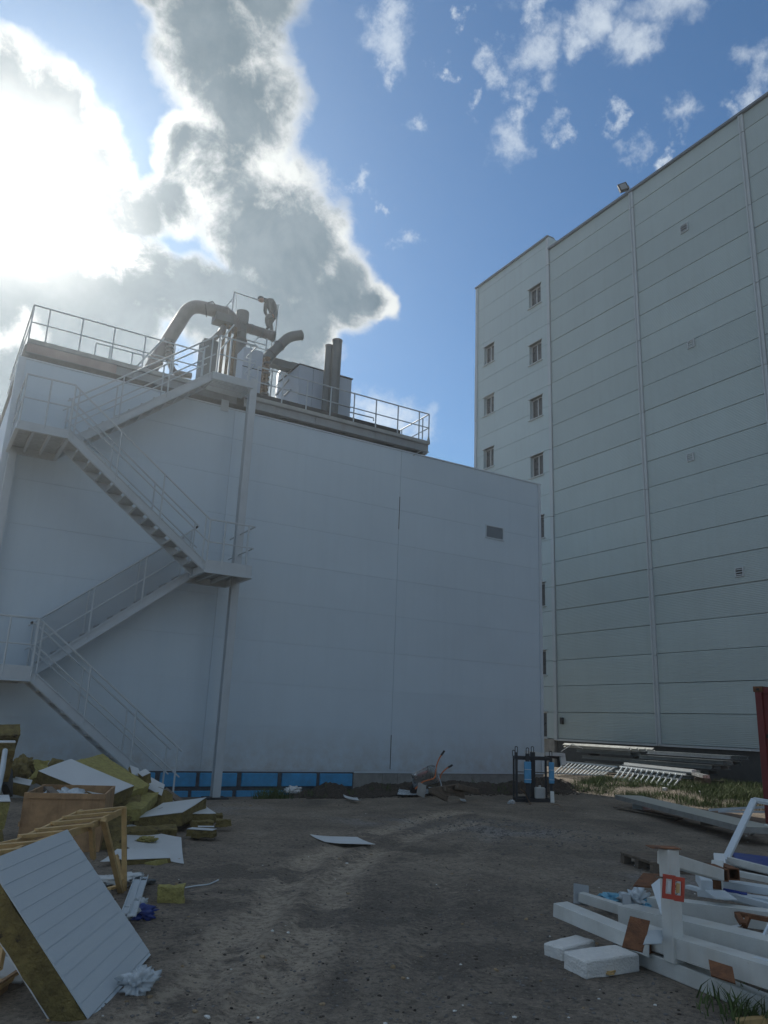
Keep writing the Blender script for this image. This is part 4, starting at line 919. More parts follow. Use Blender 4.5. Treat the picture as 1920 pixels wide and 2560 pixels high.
def curled(name, a, b, d, bow, m_, label, cat, n=10, t=.004, seed=0):
    a, b, d = Vector(a), Vector(b), Vector(d); vs_ = []
    for l in (0, 1):
        for j in range(n+1):
            for i in range(n+1):
                u, v = i/n, j/n; p = a+(b-a)*u+(d-a)*v
                z = bow[0]*(2*u-1)**2+bow[1]*(2*v-1)**2+bow[2]*u*v+.012*noise.noise(p*2+Vector((seed, 1, 1)))
                vs_.append(p+Vector((0, 0, z-l*t)))
    N_ = (n+1)**2
    fs_ = [(l*N_+j*(n+1)+i, l*N_+j*(n+1)+i+1, l*N_+(j+1)*(n+1)+i+1, l*N_+(j+1)*(n+1)+i) for l in (0, 1) for j in range(n) for i in range(n)]
    rim = list(range(n))+[j*(n+1)+n for j in range(n)]+[n*(n+1)+i for i in range(n, 0, -1)]+[j*(n+1) for j in range(n, 0, -1)]
    fs_ += [(rim[i], rim[(i+1) % len(rim)], rim[(i+1) % len(rim)]+N_, rim[i]+N_) for i in range(len(rim))]
    return one(MB().poly(vs_, fs_), name, m_, label, cat, smooth=True)
curled('metal_sheet', G(312, 2062, .1), G(452, 2103, .02), G(295, 2118, .05), (.03, .02, 0), M_SHEET, 'thin curved white sheet with torn wool on it at the pile foot', 'metal sheet')
o = crumple('wool_chunk', G(368, 2099, .07), .10, M_WOOL, 'flat scrap of wool on the curved white sheet', 'insulation chunk', 31, sq=(1.2, .9, .35))
curled('metal_sheet', G(775, 2088, .02), G(893, 2097, .03), G(812, 2108, .01), (.01, .01, .02), M_SHEET, 'dirty flat sheet scrap lying alone in the middle of the yard', 'metal sheet')
wool(D(289, 2127, 9.6), D(408, 2123, 9.9), D(303, 2150, 9.2), .26, 'thick white topped slab standing at the pile front beside the laths', M_WOOLD, 33, .014, skin=.5, name='sandwich_panel', cat='wall panel')
o = one(MB().slab(D(392, 2150, 9.3), D(420, 2146, 9.5), D(393, 2206, 9.25), .16), 'wool_block', M_WOOL, 'upright yellowish wool block at the corner of the front slab', 'insulation block'); rough_up(o, 7, .012, 9, 34)
curled('metal_sheet', D(250, 2158, 9.0), D(292, 2126, 9.6), D(300, 2152, 9.2), (.01, .01, 0), M_SHEET, 'bent white sheet flap behind the lath legs', 'metal sheet')
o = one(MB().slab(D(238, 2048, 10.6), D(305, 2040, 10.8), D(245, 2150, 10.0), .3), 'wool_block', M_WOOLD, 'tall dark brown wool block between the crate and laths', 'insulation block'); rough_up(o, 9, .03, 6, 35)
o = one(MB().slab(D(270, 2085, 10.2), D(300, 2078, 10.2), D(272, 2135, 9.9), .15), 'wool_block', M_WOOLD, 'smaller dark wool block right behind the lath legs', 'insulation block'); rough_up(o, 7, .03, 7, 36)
for i, (a, b, lb) in enumerate((((346, 2191), (314, 2285), 'left one of two narrow white profiles on the ground'), ((362, 2193), (329, 2290), 'right one of two narrow white profiles on the ground'))):
    p, q = G(*a, .04), G(*b, .14); s = (q-p).cross(Vector((0, 0, 1))).normalized()*.03
    one(MB().beam(p, q, .06, .008).beam(p+s+Vector((0,0,.01)), q+s+Vector((0,0,.01)), .006, .03).beam(p-s+Vector((0,0,.01)), q-s+Vector((0,0,.01)), .006, .03), 'metal_profile', M_WHITE2, lb, 'profile', 'white profiles beside the leaning panel')
o = one(MB().beam(G(318, 2296, .05), G(345, 2275, .12), .07, .03), 'metal_offcut', M_BEAM, 'grey strip across the lower ends of the white profiles', 'metal strip')
crumple('navy_rag', G(353, 2281, .06), .085, M_NAVY, 'dark blue plastic scrap beside the white profiles', 'plastic scrap', 40, sq=(1.3, .8, .6), amp=.7)
crumple('plastic_scrap', G(345, 2262, .08), .06, M_PLAST, 'small white crumple touching the dark blue scrap', 'plastic scrap', 41, sq=(1, .8, .8), amp=.7)
crumple('grey_rag', G(366, 2205, .03), .07, M_SILO, 'flat grey rag at the top of the white profiles', 'rag', 42, sq=(1.2, .8, .4))
crumple('pale_rag', G(290, 2200, .05), .16, M_SHEET, 'pale crumpled sheet among the lath feet', 'rag', 43, sq=(1.4, .9, .35), amp=.6)
o = one(MB().box((-.115, -.09, 0), (.115, .09, .135)), 'wool_block', M_WOOL, 'single wool block lying on the open ground near the white wire', 'insulation block'); rough_up(o, 6, .028, 8, 44); o.location = G(425, 2256); o.rotation_euler = (0, 0, R(-20))
wp = [G(432, 2222, .02), G(460, 2220, .01), G(490, 2214, .015), G(520, 2212, .01), G(546, 2200, .02)]
one(MB().tube(arc_pts(wp, .1, 4), .008, 5), 'white_wire', M_WHITE2, 'thin white wire curving over the ground behind the single block', 'wire', smooth=True)
crumple('plastic_bag', G(346, 2455, .06), .085, M_PLAST, 'crumpled clear bag at the lower edge of the leaning panel', 'bag', 45, sq=(1, .8, .8), amp=.75)
crumple('plastic_bag', D(62, 2368, 6.0), .12, M_PLAST, 'clear film bunched under the leaning panel at left', 'bag', 46, sq=(1.3, .9, .8), amp=.7)
one(MB().slab(D(-60, 2385, 5.5), D(54, 2392, 5.7), D(-60, 2440, 5.1), .04), 'white_board', M_SHEET, 'white board with rounded corner under the leaning panel at left edge', 'board', bevel=.015)
curled('metal_sheet', D(-40, 2302, 6.6), D(40, 2280, 6.9), D(-30, 2370, 6.2), (.02, .03, 0), M_SHEET, 'bent white sheet half hidden behind the leaning panel', 'metal sheet')
o = one(MB().tube([D(-10, 2360, 6.1), D(75, 2352, 6.3)], .085, 14), 'grey_tube', M_STEEL, 'short fat grey tube behind the leaning panel', 'tube', smooth=True)
lp = thing('broken_pallet', G(10, 2500), 'low orange brown wooden pallet in the bottom left corner', 'pallet')
MB().beam(D(-50, 2490, 4.9), D(85, 2400, 5.7), .09, .022).build('pallet_board', M_LATH, lp)
MB().beam(D(-50, 2455, 5.2), D(60, 2392, 5.9), .09, .022).build('pallet_board', M_LATH, lp)
MB().beam(D(-50, 2520, 4.85), D(85, 2425, 5.65), .022, .14).build('pallet_side', M_WOOD, lp)
MB().beam(D(20, 2470, 5.2), D(96, 2478, 5.5), .06, .05).build('pallet_runner', M_GWOOD, lp)
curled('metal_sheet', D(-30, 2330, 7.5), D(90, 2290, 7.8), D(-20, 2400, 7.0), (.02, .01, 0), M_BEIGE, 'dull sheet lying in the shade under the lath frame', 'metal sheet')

# ------------------------------------------------------------------ right pile: old white steel members
r8 = lambda x, y: (1320+x/2.765, 2080+y/2.765)
def hollow(a, b, w, h, label, m_=M_WHITE, up=(0, 0, 1), name='steel_beam', cat='steel beam', group='old white steel members in the right pile', t=.008):
    """box-section member with open ends"""
    a, b = Vector(a), Vector(b); d = (b-a).normalized(); s = d.cross(Vector(up)).normalized(); u = s.cross(d).normalized()
    th = thing(name, (a+b)/2-u*h/2, label, cat, group)
    mb = MB(); mb.beam(a+u*(h/2-t/2), b+u*(h/2-t/2), w, t, u); mb.beam(a-u*(h/2-t/2), b-u*(h/2-t/2), w, t, u)
    mb.beam(a+s*(w/2-t/2), b+s*(w/2-t/2), t, h-2*t, u); mb.beam(a-s*(w/2-t/2), b-s*(w/2-t/2), t, h-2*t, u)
    mb.build('tube_wall', m_, th, bevel=.002)
    MB().beam(a+d*.02, b-d*.02, w-2*t-.004, h-2*t-.004, u).build('dark_inside', M_RUST, th); return th
fr = thing('post_and_beam', G(1690, 2420), 'long white box beam with an upright post and rusty plates in the right foreground', 'steel frame')
a1, b1 = G(1557, 2370, .05), G(1920, 2516, .05); dd = (b1-a1).normalized(); b1 = a1+dd*3.2
MB().beam(a1, b1, .11, .11).build('base_beam', M_WHITE, fr, bevel=.006)
MB().beam(a1-dd*.01+Vector((0, 0, .05)), a1+dd*.003+Vector((0, 0, .05)), .16, .2).build('end_plate', M_CONC, fr)
pb = at(1686, 2405, 'z', .105); pt_ = Vector((pb.x, pb.y, .83)); 
pxa = (Vector((pb.x, pb.y, .83)))
MB().beam(pb, pxa, .105, .10, dd).build('post', M_WHITE, fr, bevel=.006)
cpv = pxa+Vector((0, 0, .004)); sv = Vector((FH.y, -FH.x, 0))
MB().box6([cpv+sv*i+FH*j for i, j in ((-.14, -.06), (.07, -.06), (.07, .07), (-.14, .07))]+[cpv+sv*i+FH*j+Vector((0, 0, .006)) for i, j in ((-.14, -.06), (.07, -.06), (.07, .07), (-.14, .07))]).build('cap_plate', M_RUST, fr)
MB().beam(pxa+Vector((0, 0, -.07))+dd*-.05, D(1795, 2186, 6.9), .10, .09).build('top_arm', M_WHITE, fr, bevel=.006)
# red bracket clipped to the post, lettering scrawled below it
rb = thing('red_bracket', D(1680, 2240, 5.3), 'small red double window bracket clipped on the white post', 'bracket')
bc = D(1682, 2218, 5.72); rv = (sv*.97-FH*.0).normalized(); uv = Vector((0, 0, 1)); tl = R(-6); rv2 = rv*math.cos(tl)+uv*math.sin(tl); uv2 = uv*math.cos(tl)-rv*math.sin(tl)
def fr_bar(x0, y0, x1, y1, t=.012, m_=M_RED, nm='bracket_bar', z=0.): 
    P_ = [bc+rv2*x+uv2*y-FH*(z+k) for k in (0, t*1.6) for x, y in ((x0, y0), (x1, y0), (x1, y1), (x0, y1))]
    MB().box6(P_).build(nm, m_, rb)
fr_bar(-.072, -.075, -.054, .075); fr_bar(-.009, -.075, .009, .075); fr_bar(.054, -.08, .072, .07); fr_bar(-.054, .05, -.009, .075); fr_bar(-.054, -.075, -.009, -.045); fr_bar(.009, .045, .054, .07); fr_bar(.009, -.08, .054, -.045)
fr_bar(-.042, -.03, -.02, .035, .008, M_SHEET, 'white_insert'); fr_bar(.02, -.03, .043, .03, .008, M_LATH, 'pale_insert')
fr_bar(-.12, .045, -.072, .055, .006, M_GWOOD, 'thin_stick')
cu = bpy.data.curves.new('scrawl', 'FONT'); cu.body = 'LEOU'; cu.size = .05; cu.extrude = .0005; cu.align_x = 'CENTER'
tmp = bpy.data.objects.new('scrawl', cu); col.objects.link(tmp); bpy.context.view_layer.update()
me = bpy.data.meshes.new_from_object(tmp.evaluated_get(bpy.context.evaluated_depsgraph_get())); bpy.data.objects.remove(tmp)
me.materials.clear(); me.materials.append(M_DARK); so = bpy.data.objects.new('scrawl', me); col.objects.link(so); so.parent = fr
nrm = (dd.cross(Vector((0, 0, 1)))).normalized()
if nrm.dot(CAM-pb) < 0: nrm = -nrm
dv_ = -dd if dd.dot(FH) < 0 else dd
# letters run down the post face that looks at the camera's left
fc = pb+Vector((0, 0, .46))
cand = [nrm, -nrm, dd, -dd]; best = max(cand, key=lambda q: q.dot((CAM-fc).normalized())-.0)
xax = Vector((0, 0, -1)); zax = best; yax = zax.cross(xax)
mm_ = Matrix((xax, yax, zax)).transposed().to_4x4(); mm_.translation = fc+best*.0535-Vector(fr['_o'])-yax*.02
so.matrix_local = mm_
def plate(pts3, label, t=.012, m_=M_RUST, name='rusty_plate'):
    return one(MB().slab(*pts3, t), name, m_, label, 'steel plate')
plate((D(1575, 2290, 5.95), D(1625, 2302, 5.9), D(1555, 2366, 5.8)), 'upright rusty brown square plate left of the white post')
plate((D(1771, 2398, 5.35), D(1831, 2417, 5.25), D(1777, 2437, 5.25)), 'dark rusty plate standing between two white beams right of the post')
plate((D(1608, 2182, 6.9), D(1652, 2185, 6.9), D(1583, 2213, 6.6)), 'tilted rusty plate left of the red bracket')
one(MB().slab(D(1628, 2212, 6.6), D(1648, 2196, 6.6), D(1652, 2285, 6.35), .012), 'gusset_plate', M_WHITE2, 'pale bent web plate below the tilted rusty plate', 'steel plate')
one(MB().slab(D(1622, 2325, 5.9), D(1664, 2325, 6.1), D(1610, 2360, 5.7), .01), 'gusset_plate', M_WHITE2, 'slanting pale gusset between rusty plate and post', 'steel plate')
hollow(D(1400, 2272, 6.9), D(1640, 2372, 6.15), .16, .10, 'long white beam pointing left towards the yard, lowest on the pile')
hollow(D(1452, 2242, 7.4), D(1562, 2276, 7.1), .08, .075, 'short white beam between two grey end plates')
plate((D(1436, 2208, 7.45), D(1472, 2214, 7.5), D(1436, 2258, 7.35)), 'grey end plate at the left tip of the short beam', .015, M_BEAM, 'grey_plate')
plate((D(1556, 2234, 7.1), D(1576, 2238, 7.1), D(1560, 2290, 6.9)), 'grey end plate at the right tip of the short beam', .015, M_BEAM, 'grey_plate')
hollow(D(1568, 2285, 6.9), D(2010, 2395, 5.5), .2, .14, 'wide white beam passing behind the post')
hollow(D(1600, 2335, 6.4), D(2010, 2463, 4.95), .15, .13, 'white beam with open slot lying before the wide beam')
one(MB().beam(D(1605, 2325, 6.35), D(2010, 2425, 5.0), .05, .012), 'flat_bar', M_WHITE2, 'flat white bar lying along the slot between two beams', 'flat bar')
hollow(D(1630, 2262, 7.3), D(2010, 2310, 6.4), .16, .13, 'upper white beam behind the post on the right pile')
hollow(D(1718, 2216, 7.7), D(2000, 2292, 6.9), .07, .03, 'thin white channel above the upper beam', M_WHITE2, name='steel_channel', cat='channel')
hollow(D(1750, 2230, 7.6), D(2000, 2265, 7.0), .12, .06, 'broad bluish white channel reaching the right edge', M_WHITE2, name='steel_channel', cat='channel')
hollow(D(1800, 2207, 7.7), D(2010, 2240, 7.1), .16, .06, 'top bluish white channel with a dark slot', M_WHITE2, name='steel_channel', cat='channel')
hollow(D(1812, 2235, 7.4), D(2010, 2290, 6.7), .06, .05, 'narrow bluish channel under the broad one', M_WHITE2, name='steel_channel', cat='channel')
one(MB().slab(D(1800, 2218, 7.4), D(1868, 2232, 7.3), D(1800, 2222, 7.38), .02), 'slot_shade', M_NAVY, 'dark strip standing in for the shaded slot of the top bluish channel', 'strip')  # navy slab put in as the shade inside the slot
hollow(D(1795, 2165, 7.6), D(1790, 2212, 7.1), .10, .10, 'short white stub with open brown end right of the post', group=None)
for i, (x, y, d, lb) in enumerate(((1790, 2182, 7.35, 'left rusty open stub end right of the post'), (1818, 2180, 7.5, 'right rusty open stub end near the window frame'))):
    c = D(x, y, d); s = sv*.045; f = FH*.14; u = Vector((0, 0, .045))
    th = thing('rusty_stub', c-u, lb, 'steel stub')
    for q, w in ((u, s), (-u, s)): MB().box6([c+q-s-f, c+q+s-f, c+q+s+f, c+q-s+f]+[k_+Vector((0, 0, .008)) for k_ in (c+q-s-f, c+q+s-f, c+q+s+f, c+q-s+f)]).build('stub_wall', M_RUST, th)
    for q in (s, -s): MB().beam(c+q-f, c+q+f, .008, .09).build('stub_wall', M_RUST, th)
one(MB().beam(D(1752, 2190, 7.2), D(1768, 2215, 7.0), .09, .09), 'white_block', M_WHITE2, 'small white box section standing right of the post', 'box section', bevel=.004)
one(MB().slab(D(1784, 2132, 8.6), D(1811, 2134, 8.6), D(1788, 2168, 8.4), .02), 'white_board', M_SHEET, 'small upright white board behind the pile beside the window frame', 'board')
one(MB().slab(D(1762, 2224, 7.0), D(1812, 2226, 7.0), D(1790, 2245, 6.8), .01), 'folded_sheet', M_WHITE2, 'small folded white sheet amid the channels', 'metal sheet')
an = thing('brown_angle', D(1880, 2300, 6.1), 'dark brown steel angle with short legs at the right edge', 'steel angle')
MB().beam(D(1842, 2284, 6.5), D(1990, 2312, 6.0), .05, .03).build('angle_leg', M_RUST, an); MB().beam(D(1843, 2287, 6.45), D(1858, 2312, 6.3), .04, .03).build('angle_leg', M_RUST, an); MB().beam(D(1872, 2290, 6.4), D(1862, 2316, 6.3), .03, .03).build('angle_leg', M_RUST, an)
one(MB().beam(D(1820, 2325, 6.3), D(1985, 2345, 5.9), .03, .02), 'rusty_bar', M_RUST, 'thin rusty bar in the gap behind the wide beam', 'bar')
curled('paper_scrap', D(1795, 2318, 6.3), D(1848, 2312, 6.5), D(1800, 2330, 6.1), (.01, 0, .02), M_SHEET, 'cream scrap of sheet in the gap by the rusty bar', 'scrap')
one(MB().beam(D(1905, 2351, 5.8), D(1925, 2310, 5.9), .015, .03), 'white_strip', M_WHITE2, 'short white strip rising at the right edge of the pile', 'strip')
crumple('blue_film', D(1534, 2246, 7.9), .10, M_BFILM, 'pale blue plastic film behind the short beam', 'plastic film', 50, sq=(1.6, .8, .4), amp=.7)
crumple('blue_film', D(1627, 2259, 7.3), .07, M_BFILM, 'pale blue plastic film just left of the post', 'plastic film', 51, sq=(1.4, .9, .5), amp=.7)
crumple('clear_film', D(1588, 2252, 7.3), .10, M_PLAST, 'crumpled clear bag between the two blue films', 'plastic film', 53, sq=(1.3, .8, .8), amp=.7)
# pallet behind the post
def pallet(c, yaw, L, Wd, label, nb=7, z=.0, m_=M_GWOOD, h=.12, tilt=0):
    th = thing('wooden_pallet', c, label, 'pallet'); cs_, sn = math.cos(yaw), math.sin(yaw); ex_ = Vector((cs_, sn, 0)); ey_ = Vector((-sn, cs_, 0)); c = Vector(c)
    up = Vector((0, 0, 1))
    for k in (-1, 0, 1):
        for q in (-1, 0, 1): a = c+ey_*k*(Wd/2-.05)+ex_*q*(L/2-.06); MB().beam(a-ex_*.055+up*(.02+h*.3), a+ex_*.055+up*(.02+h*.3), .08, h*.6).build('pallet_block', m_, th)
        MB().beam(c+ey_*k*(Wd/2-.05)-ex_*L/2+up*.009, c+ey_*k*(Wd/2-.05)+ex_*L/2+up*.009, .09, .018).build('bottom_board', m_, th)
        MB().beam(c+ex_*k*(L/2-.06)-ey_*Wd/2+up*(h*.6+.03), c+ex_*k*(L/2-.06)+ey_*Wd/2+up*(h*.6+.03), .09, .018).build('cross_board', m_, th)
    for i in range(nb):
        t = -Wd/2+(i+.5)*Wd/nb; MB().beam(c+ey_*t-ex_*L/2+up*(h*.6+.05), c+ey_*t+ex_*L/2+up*(h*.6+.05), Wd/nb*.78, .018).build('deck_board', m_, th)
    return th
pallet(G(1680, 2170), R(-18), 1.0, .8, 'grey wooden pallet on the ground behind the white post')
# white window frame and dark sheet
wf = thing('window_frame', D(1812, 2155, 8.8), 'empty white plastic window frame leaning on the right pile', 'window frame')
A_, B2, C2 = D(1886, 2000, 9.2), D(1813, 2152, 8.7), D(2060, 2030, 8.6)
D2 = B2+(C2-A_)
def bar(a, b): MB().beam(a, b, .06, .055).beam(lerp(a, b, .01)+Vector((.0, 0, .0))-FH*.035, lerp(a, b, .99)-FH*.035, .03, .02).build('frame_bar', M_WHITE2, wf, bevel=.004)
bar(A_, B2); bar(A_, C2); bar(B2, D2); bar(C2, D2)
hollow(D(1822, 2150, 8.6), D(2010, 2198, 7.8), .05, .06, 'rust stained white sill profile below the window frame', M_WHITE, name='steel_channel', cat='channel', group=None)
hollow(D(1828, 2180, 8.2), D(2010, 2218, 7.6), .06, .05, 'white profile just under the rust stained sill', M_WHITE, name='steel_channel', cat='channel', group=None)
one(MB().slab(G(1828, 2130, .12), G(1990, 2150, .12), G(1850, 2160, .10), .02), 'dark_board', M_NAVY, 'dark blue glossy board lying inside the window frame', 'board')
# aerated blocks
for f0, l0, r0, h, lb in (((1409, 2404), (1358, 2388), (1466, 2374), .085, 'left, flatter of two chalk white blocks on the ground'), ((1465, 2447), (1408, 2418), (1545, 2402), .105, 'right, nearer of two chalk white blocks on the ground')):
    a, b, c = G(*f0), G(*l0), G(*r0); u = b-a; v = c-a; v = v-u*(v.dot(u)/u.length_squared)*.8; up = Vector((0, 0, h)); dz = Vector((0, 0, -.012))
    o = one(MB().box6([a+dz, a+u+dz, a+u+v+dz, a+v+dz, a+up, a+u+up, a+u+v+up, a+v+up]), 'aerated_block', M_FOAM, lb, 'block', bevel=.010); rough_up(o, 5, .005, 16, 3)
one(MB().beam(G(1520, 2432, .02), G(1552, 2420, .02), .03, .015).beam(G(1515, 2430, .015), G(1530, 2436, .015), .05, .01), 'wood_chip', M_LATH, 'pale yellowish chip beside the nearer white block', 'wood chip')
one(MB().beam(G(1845, 2555, .02), G(1925, 2548, .02), .05, .03), 'pale_stick', M_LATH, 'pale stick lying in the grass at the bottom right', 'stick')

# ------------------------------------------------------------------ middle distance
r6 = lambda x, y: (950+x/3.016, 1840+y/3.016)
r7 = lambda x, y: (1300+x/2.676, 1740+y/2.676)
wp2 = thing('wooden_pallet', G(*r6(560, 450)), 'weathered pallet tilted on the soil heap with the wheelbarrow beside it', 'pallet')
c4 = [G(*r6(372, 390), .36), G(*r6(490, 456), .18), G(*r6(748, 402), .20), G(*r6(585, 360), .42)]
for i in range(9):
    t = (i+.5)/9; p, q = lerp(c4[0], c4[1], t), lerp(c4[3], c4[2], t); MB().beam(p, q, (c4[1]-c4[0]).length/9*.78, .02).build('deck_board', M_GWOOD, wp2)
for t in (.04, .5, .96):
    p, q = lerp(c4[0], c4[3], t), lerp(c4[1], c4[2], t); k_ = Vector((0, 0, -.05)); MB().beam(p+k_, q+k_, .08, .07).build('runner', M_GWOOD, wp2)
    MB().beam(p+k_*2, q+k_*2, .09, .018).build('bottom_board', M_GWOOD, wp2)
# wheelbarrow tipped forward
YW2 = 16.3
wb = thing('wheelbarrow', at(1045, 1985, 'y', YW2), 'grey metal wheelbarrow tipped on its nose with orange handles in the air', 'wheelbarrow')
def V6(x, y, Y=YW2): return at(*r6(x, y), 'y', Y)
ra, rb_, rc, rd = V6(222, 292, 16.05), V6(388, 216, 16.25), V6(432, 255, 16.85), V6(268, 330, 16.7)
# tray: rim and deep bowl hanging down to the right
fl_ = [V6(250, 385, 16.2), V6(440, 345, 16.35), V6(445, 350, 16.7), V6(262, 395, 16.6)]
rim_ = [ra, rb_, rc, rd]
rim_ = [V6(222, 300, 16.0), V6(385, 215, 16.1), V6(425, 235, 16.75), V6(300, 300, 16.8)]
tv = []; nn = 24
def rr_loop(c4, n, rnd=.25):
    out = []
    for k in range(4):
        a, b, c = c4[k-1], c4[k], c4[(k+1) % 4]; p, q = b.lerp(a, rnd), b.lerp(c, rnd)
        for i in range(n//4): t = i/(n//4-1); out.append(p*(1-t)**2+b*2*t*(1-t)+q*t*t)
    return out
L0 = rr_loop(rim_, nn, .3); L2 = rr_loop(fl_, nn, .35); L1 = [a.lerp(b, .5)+(a.lerp(b, .5)-sum(L0, Vector())/nn).normalized()*.03 for a, b in zip(L0, L2)]
tv = L0+L1+L2; tf = [(l*nn+i, l*nn+(i+1) % nn, (l+1)*nn+(i+1) % nn, (l+1)*nn+i) for l in (0, 1) for i in range(nn)]+[tuple(2*nn+i for i in range(nn))]
tr = MB().poly(tv, tf).build('tray', M_TRAY, wb, smooth=True); so_ = tr.modifiers.new('thick', 'SOLIDIFY'); so_.thickness = .008
MB().tube(L0+[L0[0]], .012, 6).build('tray_rim', M_TRAY, wb, smooth=True)
for yo in (16.0, 16.75):
    q = 0 if yo < 16.5 else 1
    pts = ([V6(265, 400, yo), V6(320, 345, yo), V6(415, 320, yo), V6(425, 225, yo), V6(445, 170, yo), V6(478, 122, yo)] if q == 0 else [V6(300, 395, yo), V6(345, 350, yo), V6(450, 330, yo), V6(460, 285, yo), V6(500, 245, yo), V6(536, 225, yo)])
    MB().tube(arc_pts(pts, .08, 4), .017, 7).build('handle', M_ORANGE, wb, smooth=True)
    MB().tube([pts[-1]-(pts[-1]-pts[-2]).normalized()*.1, pts[-1]+(pts[-1]-pts[-2]).normalized()*.04], .026, 8).build('grip', M_BLACK, wb, smooth=True)
    pl_ = [V6(418, 235, yo), V6(440, 300, yo), V6(465, 370, yo), V6(455, 398, yo), V6(368, 388, yo)]
    MB().tube(arc_pts(pl_, .06, 4), .014, 6).build('leg', M_STEEL, wb, smooth=True)
wc = V6(270, 405, 16.45)
MB().tube([wc+Vector((0, -.035, 0)), wc+Vector((0, .035, 0))], .15, 18).build('wheel', M_BLACK, wb, smooth=True)
curled('plastic_sheet', G(*r6(130, 455), .02), G(*r6(365, 450), .02), G(*r6(170, 365), .0)+Vector((0, 0, .2)), (.02, .03, 0), M_PLAST, 'dull grey film spread on the soil under the wheelbarrow nose', 'plastic sheet')
o = one(MB().slab(D(*r6(290, 345), 18.1), D(*r6(350, 375), 18.1), D(*r6(275, 440), 18.0), .02), 'grey_board', M_CONC, 'grey board fragment leaning at the wheelbarrow nose', 'board')
# glass rack
gr = thing('transport_rack', (13.1, 15.0, gz(13, 15)), 'black steel transport rack with blue foam pads on its uprights', 'rack')
FP = [(12.62, 14.86), (12.84, 14.72), (13.72, 15.35), (13.44, 14.60), (12.95, 15.5)]
zb0 = gz(13, 15)
def loopbar(x, y, z0, z1, w, nm='post'):
    MB().beam((x, y, z0), (x, y, z1), w, w*.8, FH).build(nm, M_DARK, gr)
    MB().tube(arc_pts([Vector((x, y, z1))-sv*.03, Vector((x, y, z1+.13))-sv*.03, Vector((x, y, z1+.13))+sv*.03, Vector((x, y, z1))+sv*.03], .03, 4), .009, 6).build('lifting_loop', M_DARK, gr)
loopbar(12.62, 14.86, zb0, 1.1, .055); loopbar(12.84, 14.72, zb0, 1.08, .09); loopbar(13.42, 15.2, zb0, 1.1, .11); loopbar(13.46, 14.60, zb0, 1.02, .06)
for a, b, z in (((12.62, 14.86), (13.46, 14.60), .97), ((12.62, 14.86), (12.95, 15.35), .97), ((12.95, 15.35), (13.75, 15.1), .97), ((12.62, 14.86), (13.46, 14.60), zb0+.04), ((12.95, 15.35), (13.75, 15.1), zb0+.04), ((12.62, 14.86), (12.95, 15.35), zb0+.04), ((13.46, 14.6), (13.75, 15.1), zb0+.04), ((13.46, 14.6), (13.75, 15.1), .97)):
    MB().beam((*a, z), (*b, z), .05, .07).build('cross_bar', M_DARK, gr)
MB().beam((12.62, 14.86, .66), (13.46, 14.60, .66), .012, .018).build('tie_bar', M_DARK, gr)
loopbar(12.95, 15.35, zb0, 1.0, .04); MB().beam((13.75, 15.1, zb0), (13.75, 15.1, 1.02), .05, .05, FH).build('post', M_DARK, gr)
for x, y, w in ((12.82, 14.70, .16), (13.455, 14.58, .12)):
    MB().box6([Vector((x, y, z))+sv*i+FH*j for z in (.42, .90) for i, j in ((-w/2, -.05), (w/2, -.05), (w/2, .03), (-w/2, .03))]).build('foam_pad', M_BPAD, gr, bevel=.012)
    for z in (.5, .72): MB().box6([Vector((x, y, z+k_))+sv*i+FH*j for k_ in (0, .012) for i, j in ((-w/2-.004, -.054), (w/2+.004, -.054), (w/2+.004, -.049), (-w/2-.004, -.049))]).build('tape', M_WHITE2, gr)
wfr = thing('board_frame', (13.9, 15.6, .9), 'off white angled board fixed behind the top of the black rack', 'board')
MB().slab(D(*r6(1095, 108), 20.3), D(*r6(1240, 128), 20.4), D(*r6(1095, 135), 20.3), .04).build('board', M_WHITE, wfr)
MB().slab(D(*r6(1255, 122), 20.4), D(*r6(1385, 128), 20.6), D(*r6(1255, 148), 20.4), .05).build('board', M_WHITE, wfr)
MB().slab(D(*r6(1360, 135), 20.6), D(*r6(1395, 130), 20.7), D(*r6(1372, 222), 20.5), .05).build('board', M_WHITE, wfr)
MB().beam(D(*r6(1265, 155), 20.5), D(*r6(1350, 165), 20.7), .05, .06).beam(D(*r6(1345, 160), 20.7), D(*r6(1350, 235), 20.7), .05, .05, FH).build('brace', M_DARK, wfr)
bk = thing('white_canister', (13.6, 14.9, zb0), 'small off white canister standing in the foot of the black rack', 'canister')
c0 = Vector((13.42, 14.95, zb0+.05))
MB().box6([c0+sv*i+FH*j+Vector((0, 0, z)) for z in (0, .26) for i, j in ((-.12, -.08), (.12, -.08), (.12, .08), (-.12, .08))]).build('can_body', M_WHITE, bk, bevel=.02)
MB().tube([c0+Vector((0, 0, .26)), c0+Vector((0, 0, .30))], .03, 8).build('can_cap', M_WHITE, bk)
one(MB().slab(D(*r6(1285, 415), 17.9), D(*r6(1312, 418), 17.9), D(*r6(1288, 500), 17.8), .03), 'white_board', M_WHITE, 'small white board leaning on the right foot of the black rack', 'board')
one(MB().tube(arc_pts([G(*r6(1060, 400), .4), G(*r6(1095, 430), .3), G(*r6(1120, 490), .03), G(*r6(1140, 510), .01), G(*r6(1130, 515), .01)], .1, 4), .012, 6), 'brown_hose', M_RUSTB, 'brown hose drooping from the black rack to the ground', 'hose', smooth=True)
one(MB().tube([G(*r6(1290, 520), .02), G(*r6(1340, 515), .01), G(*r6(1372, 540), .01)], .008, 5), 'thin_stick', M_RUSTB, 'thin brown stick on the ground right of the rack', 'stick')
crumple('paper_scrap', G(*r6(995, 498), .03), .09, M_SHEET, 'small white paper scrap left of the black rack', 'scrap', 55, sq=(1, .6, .5), amp=.8)
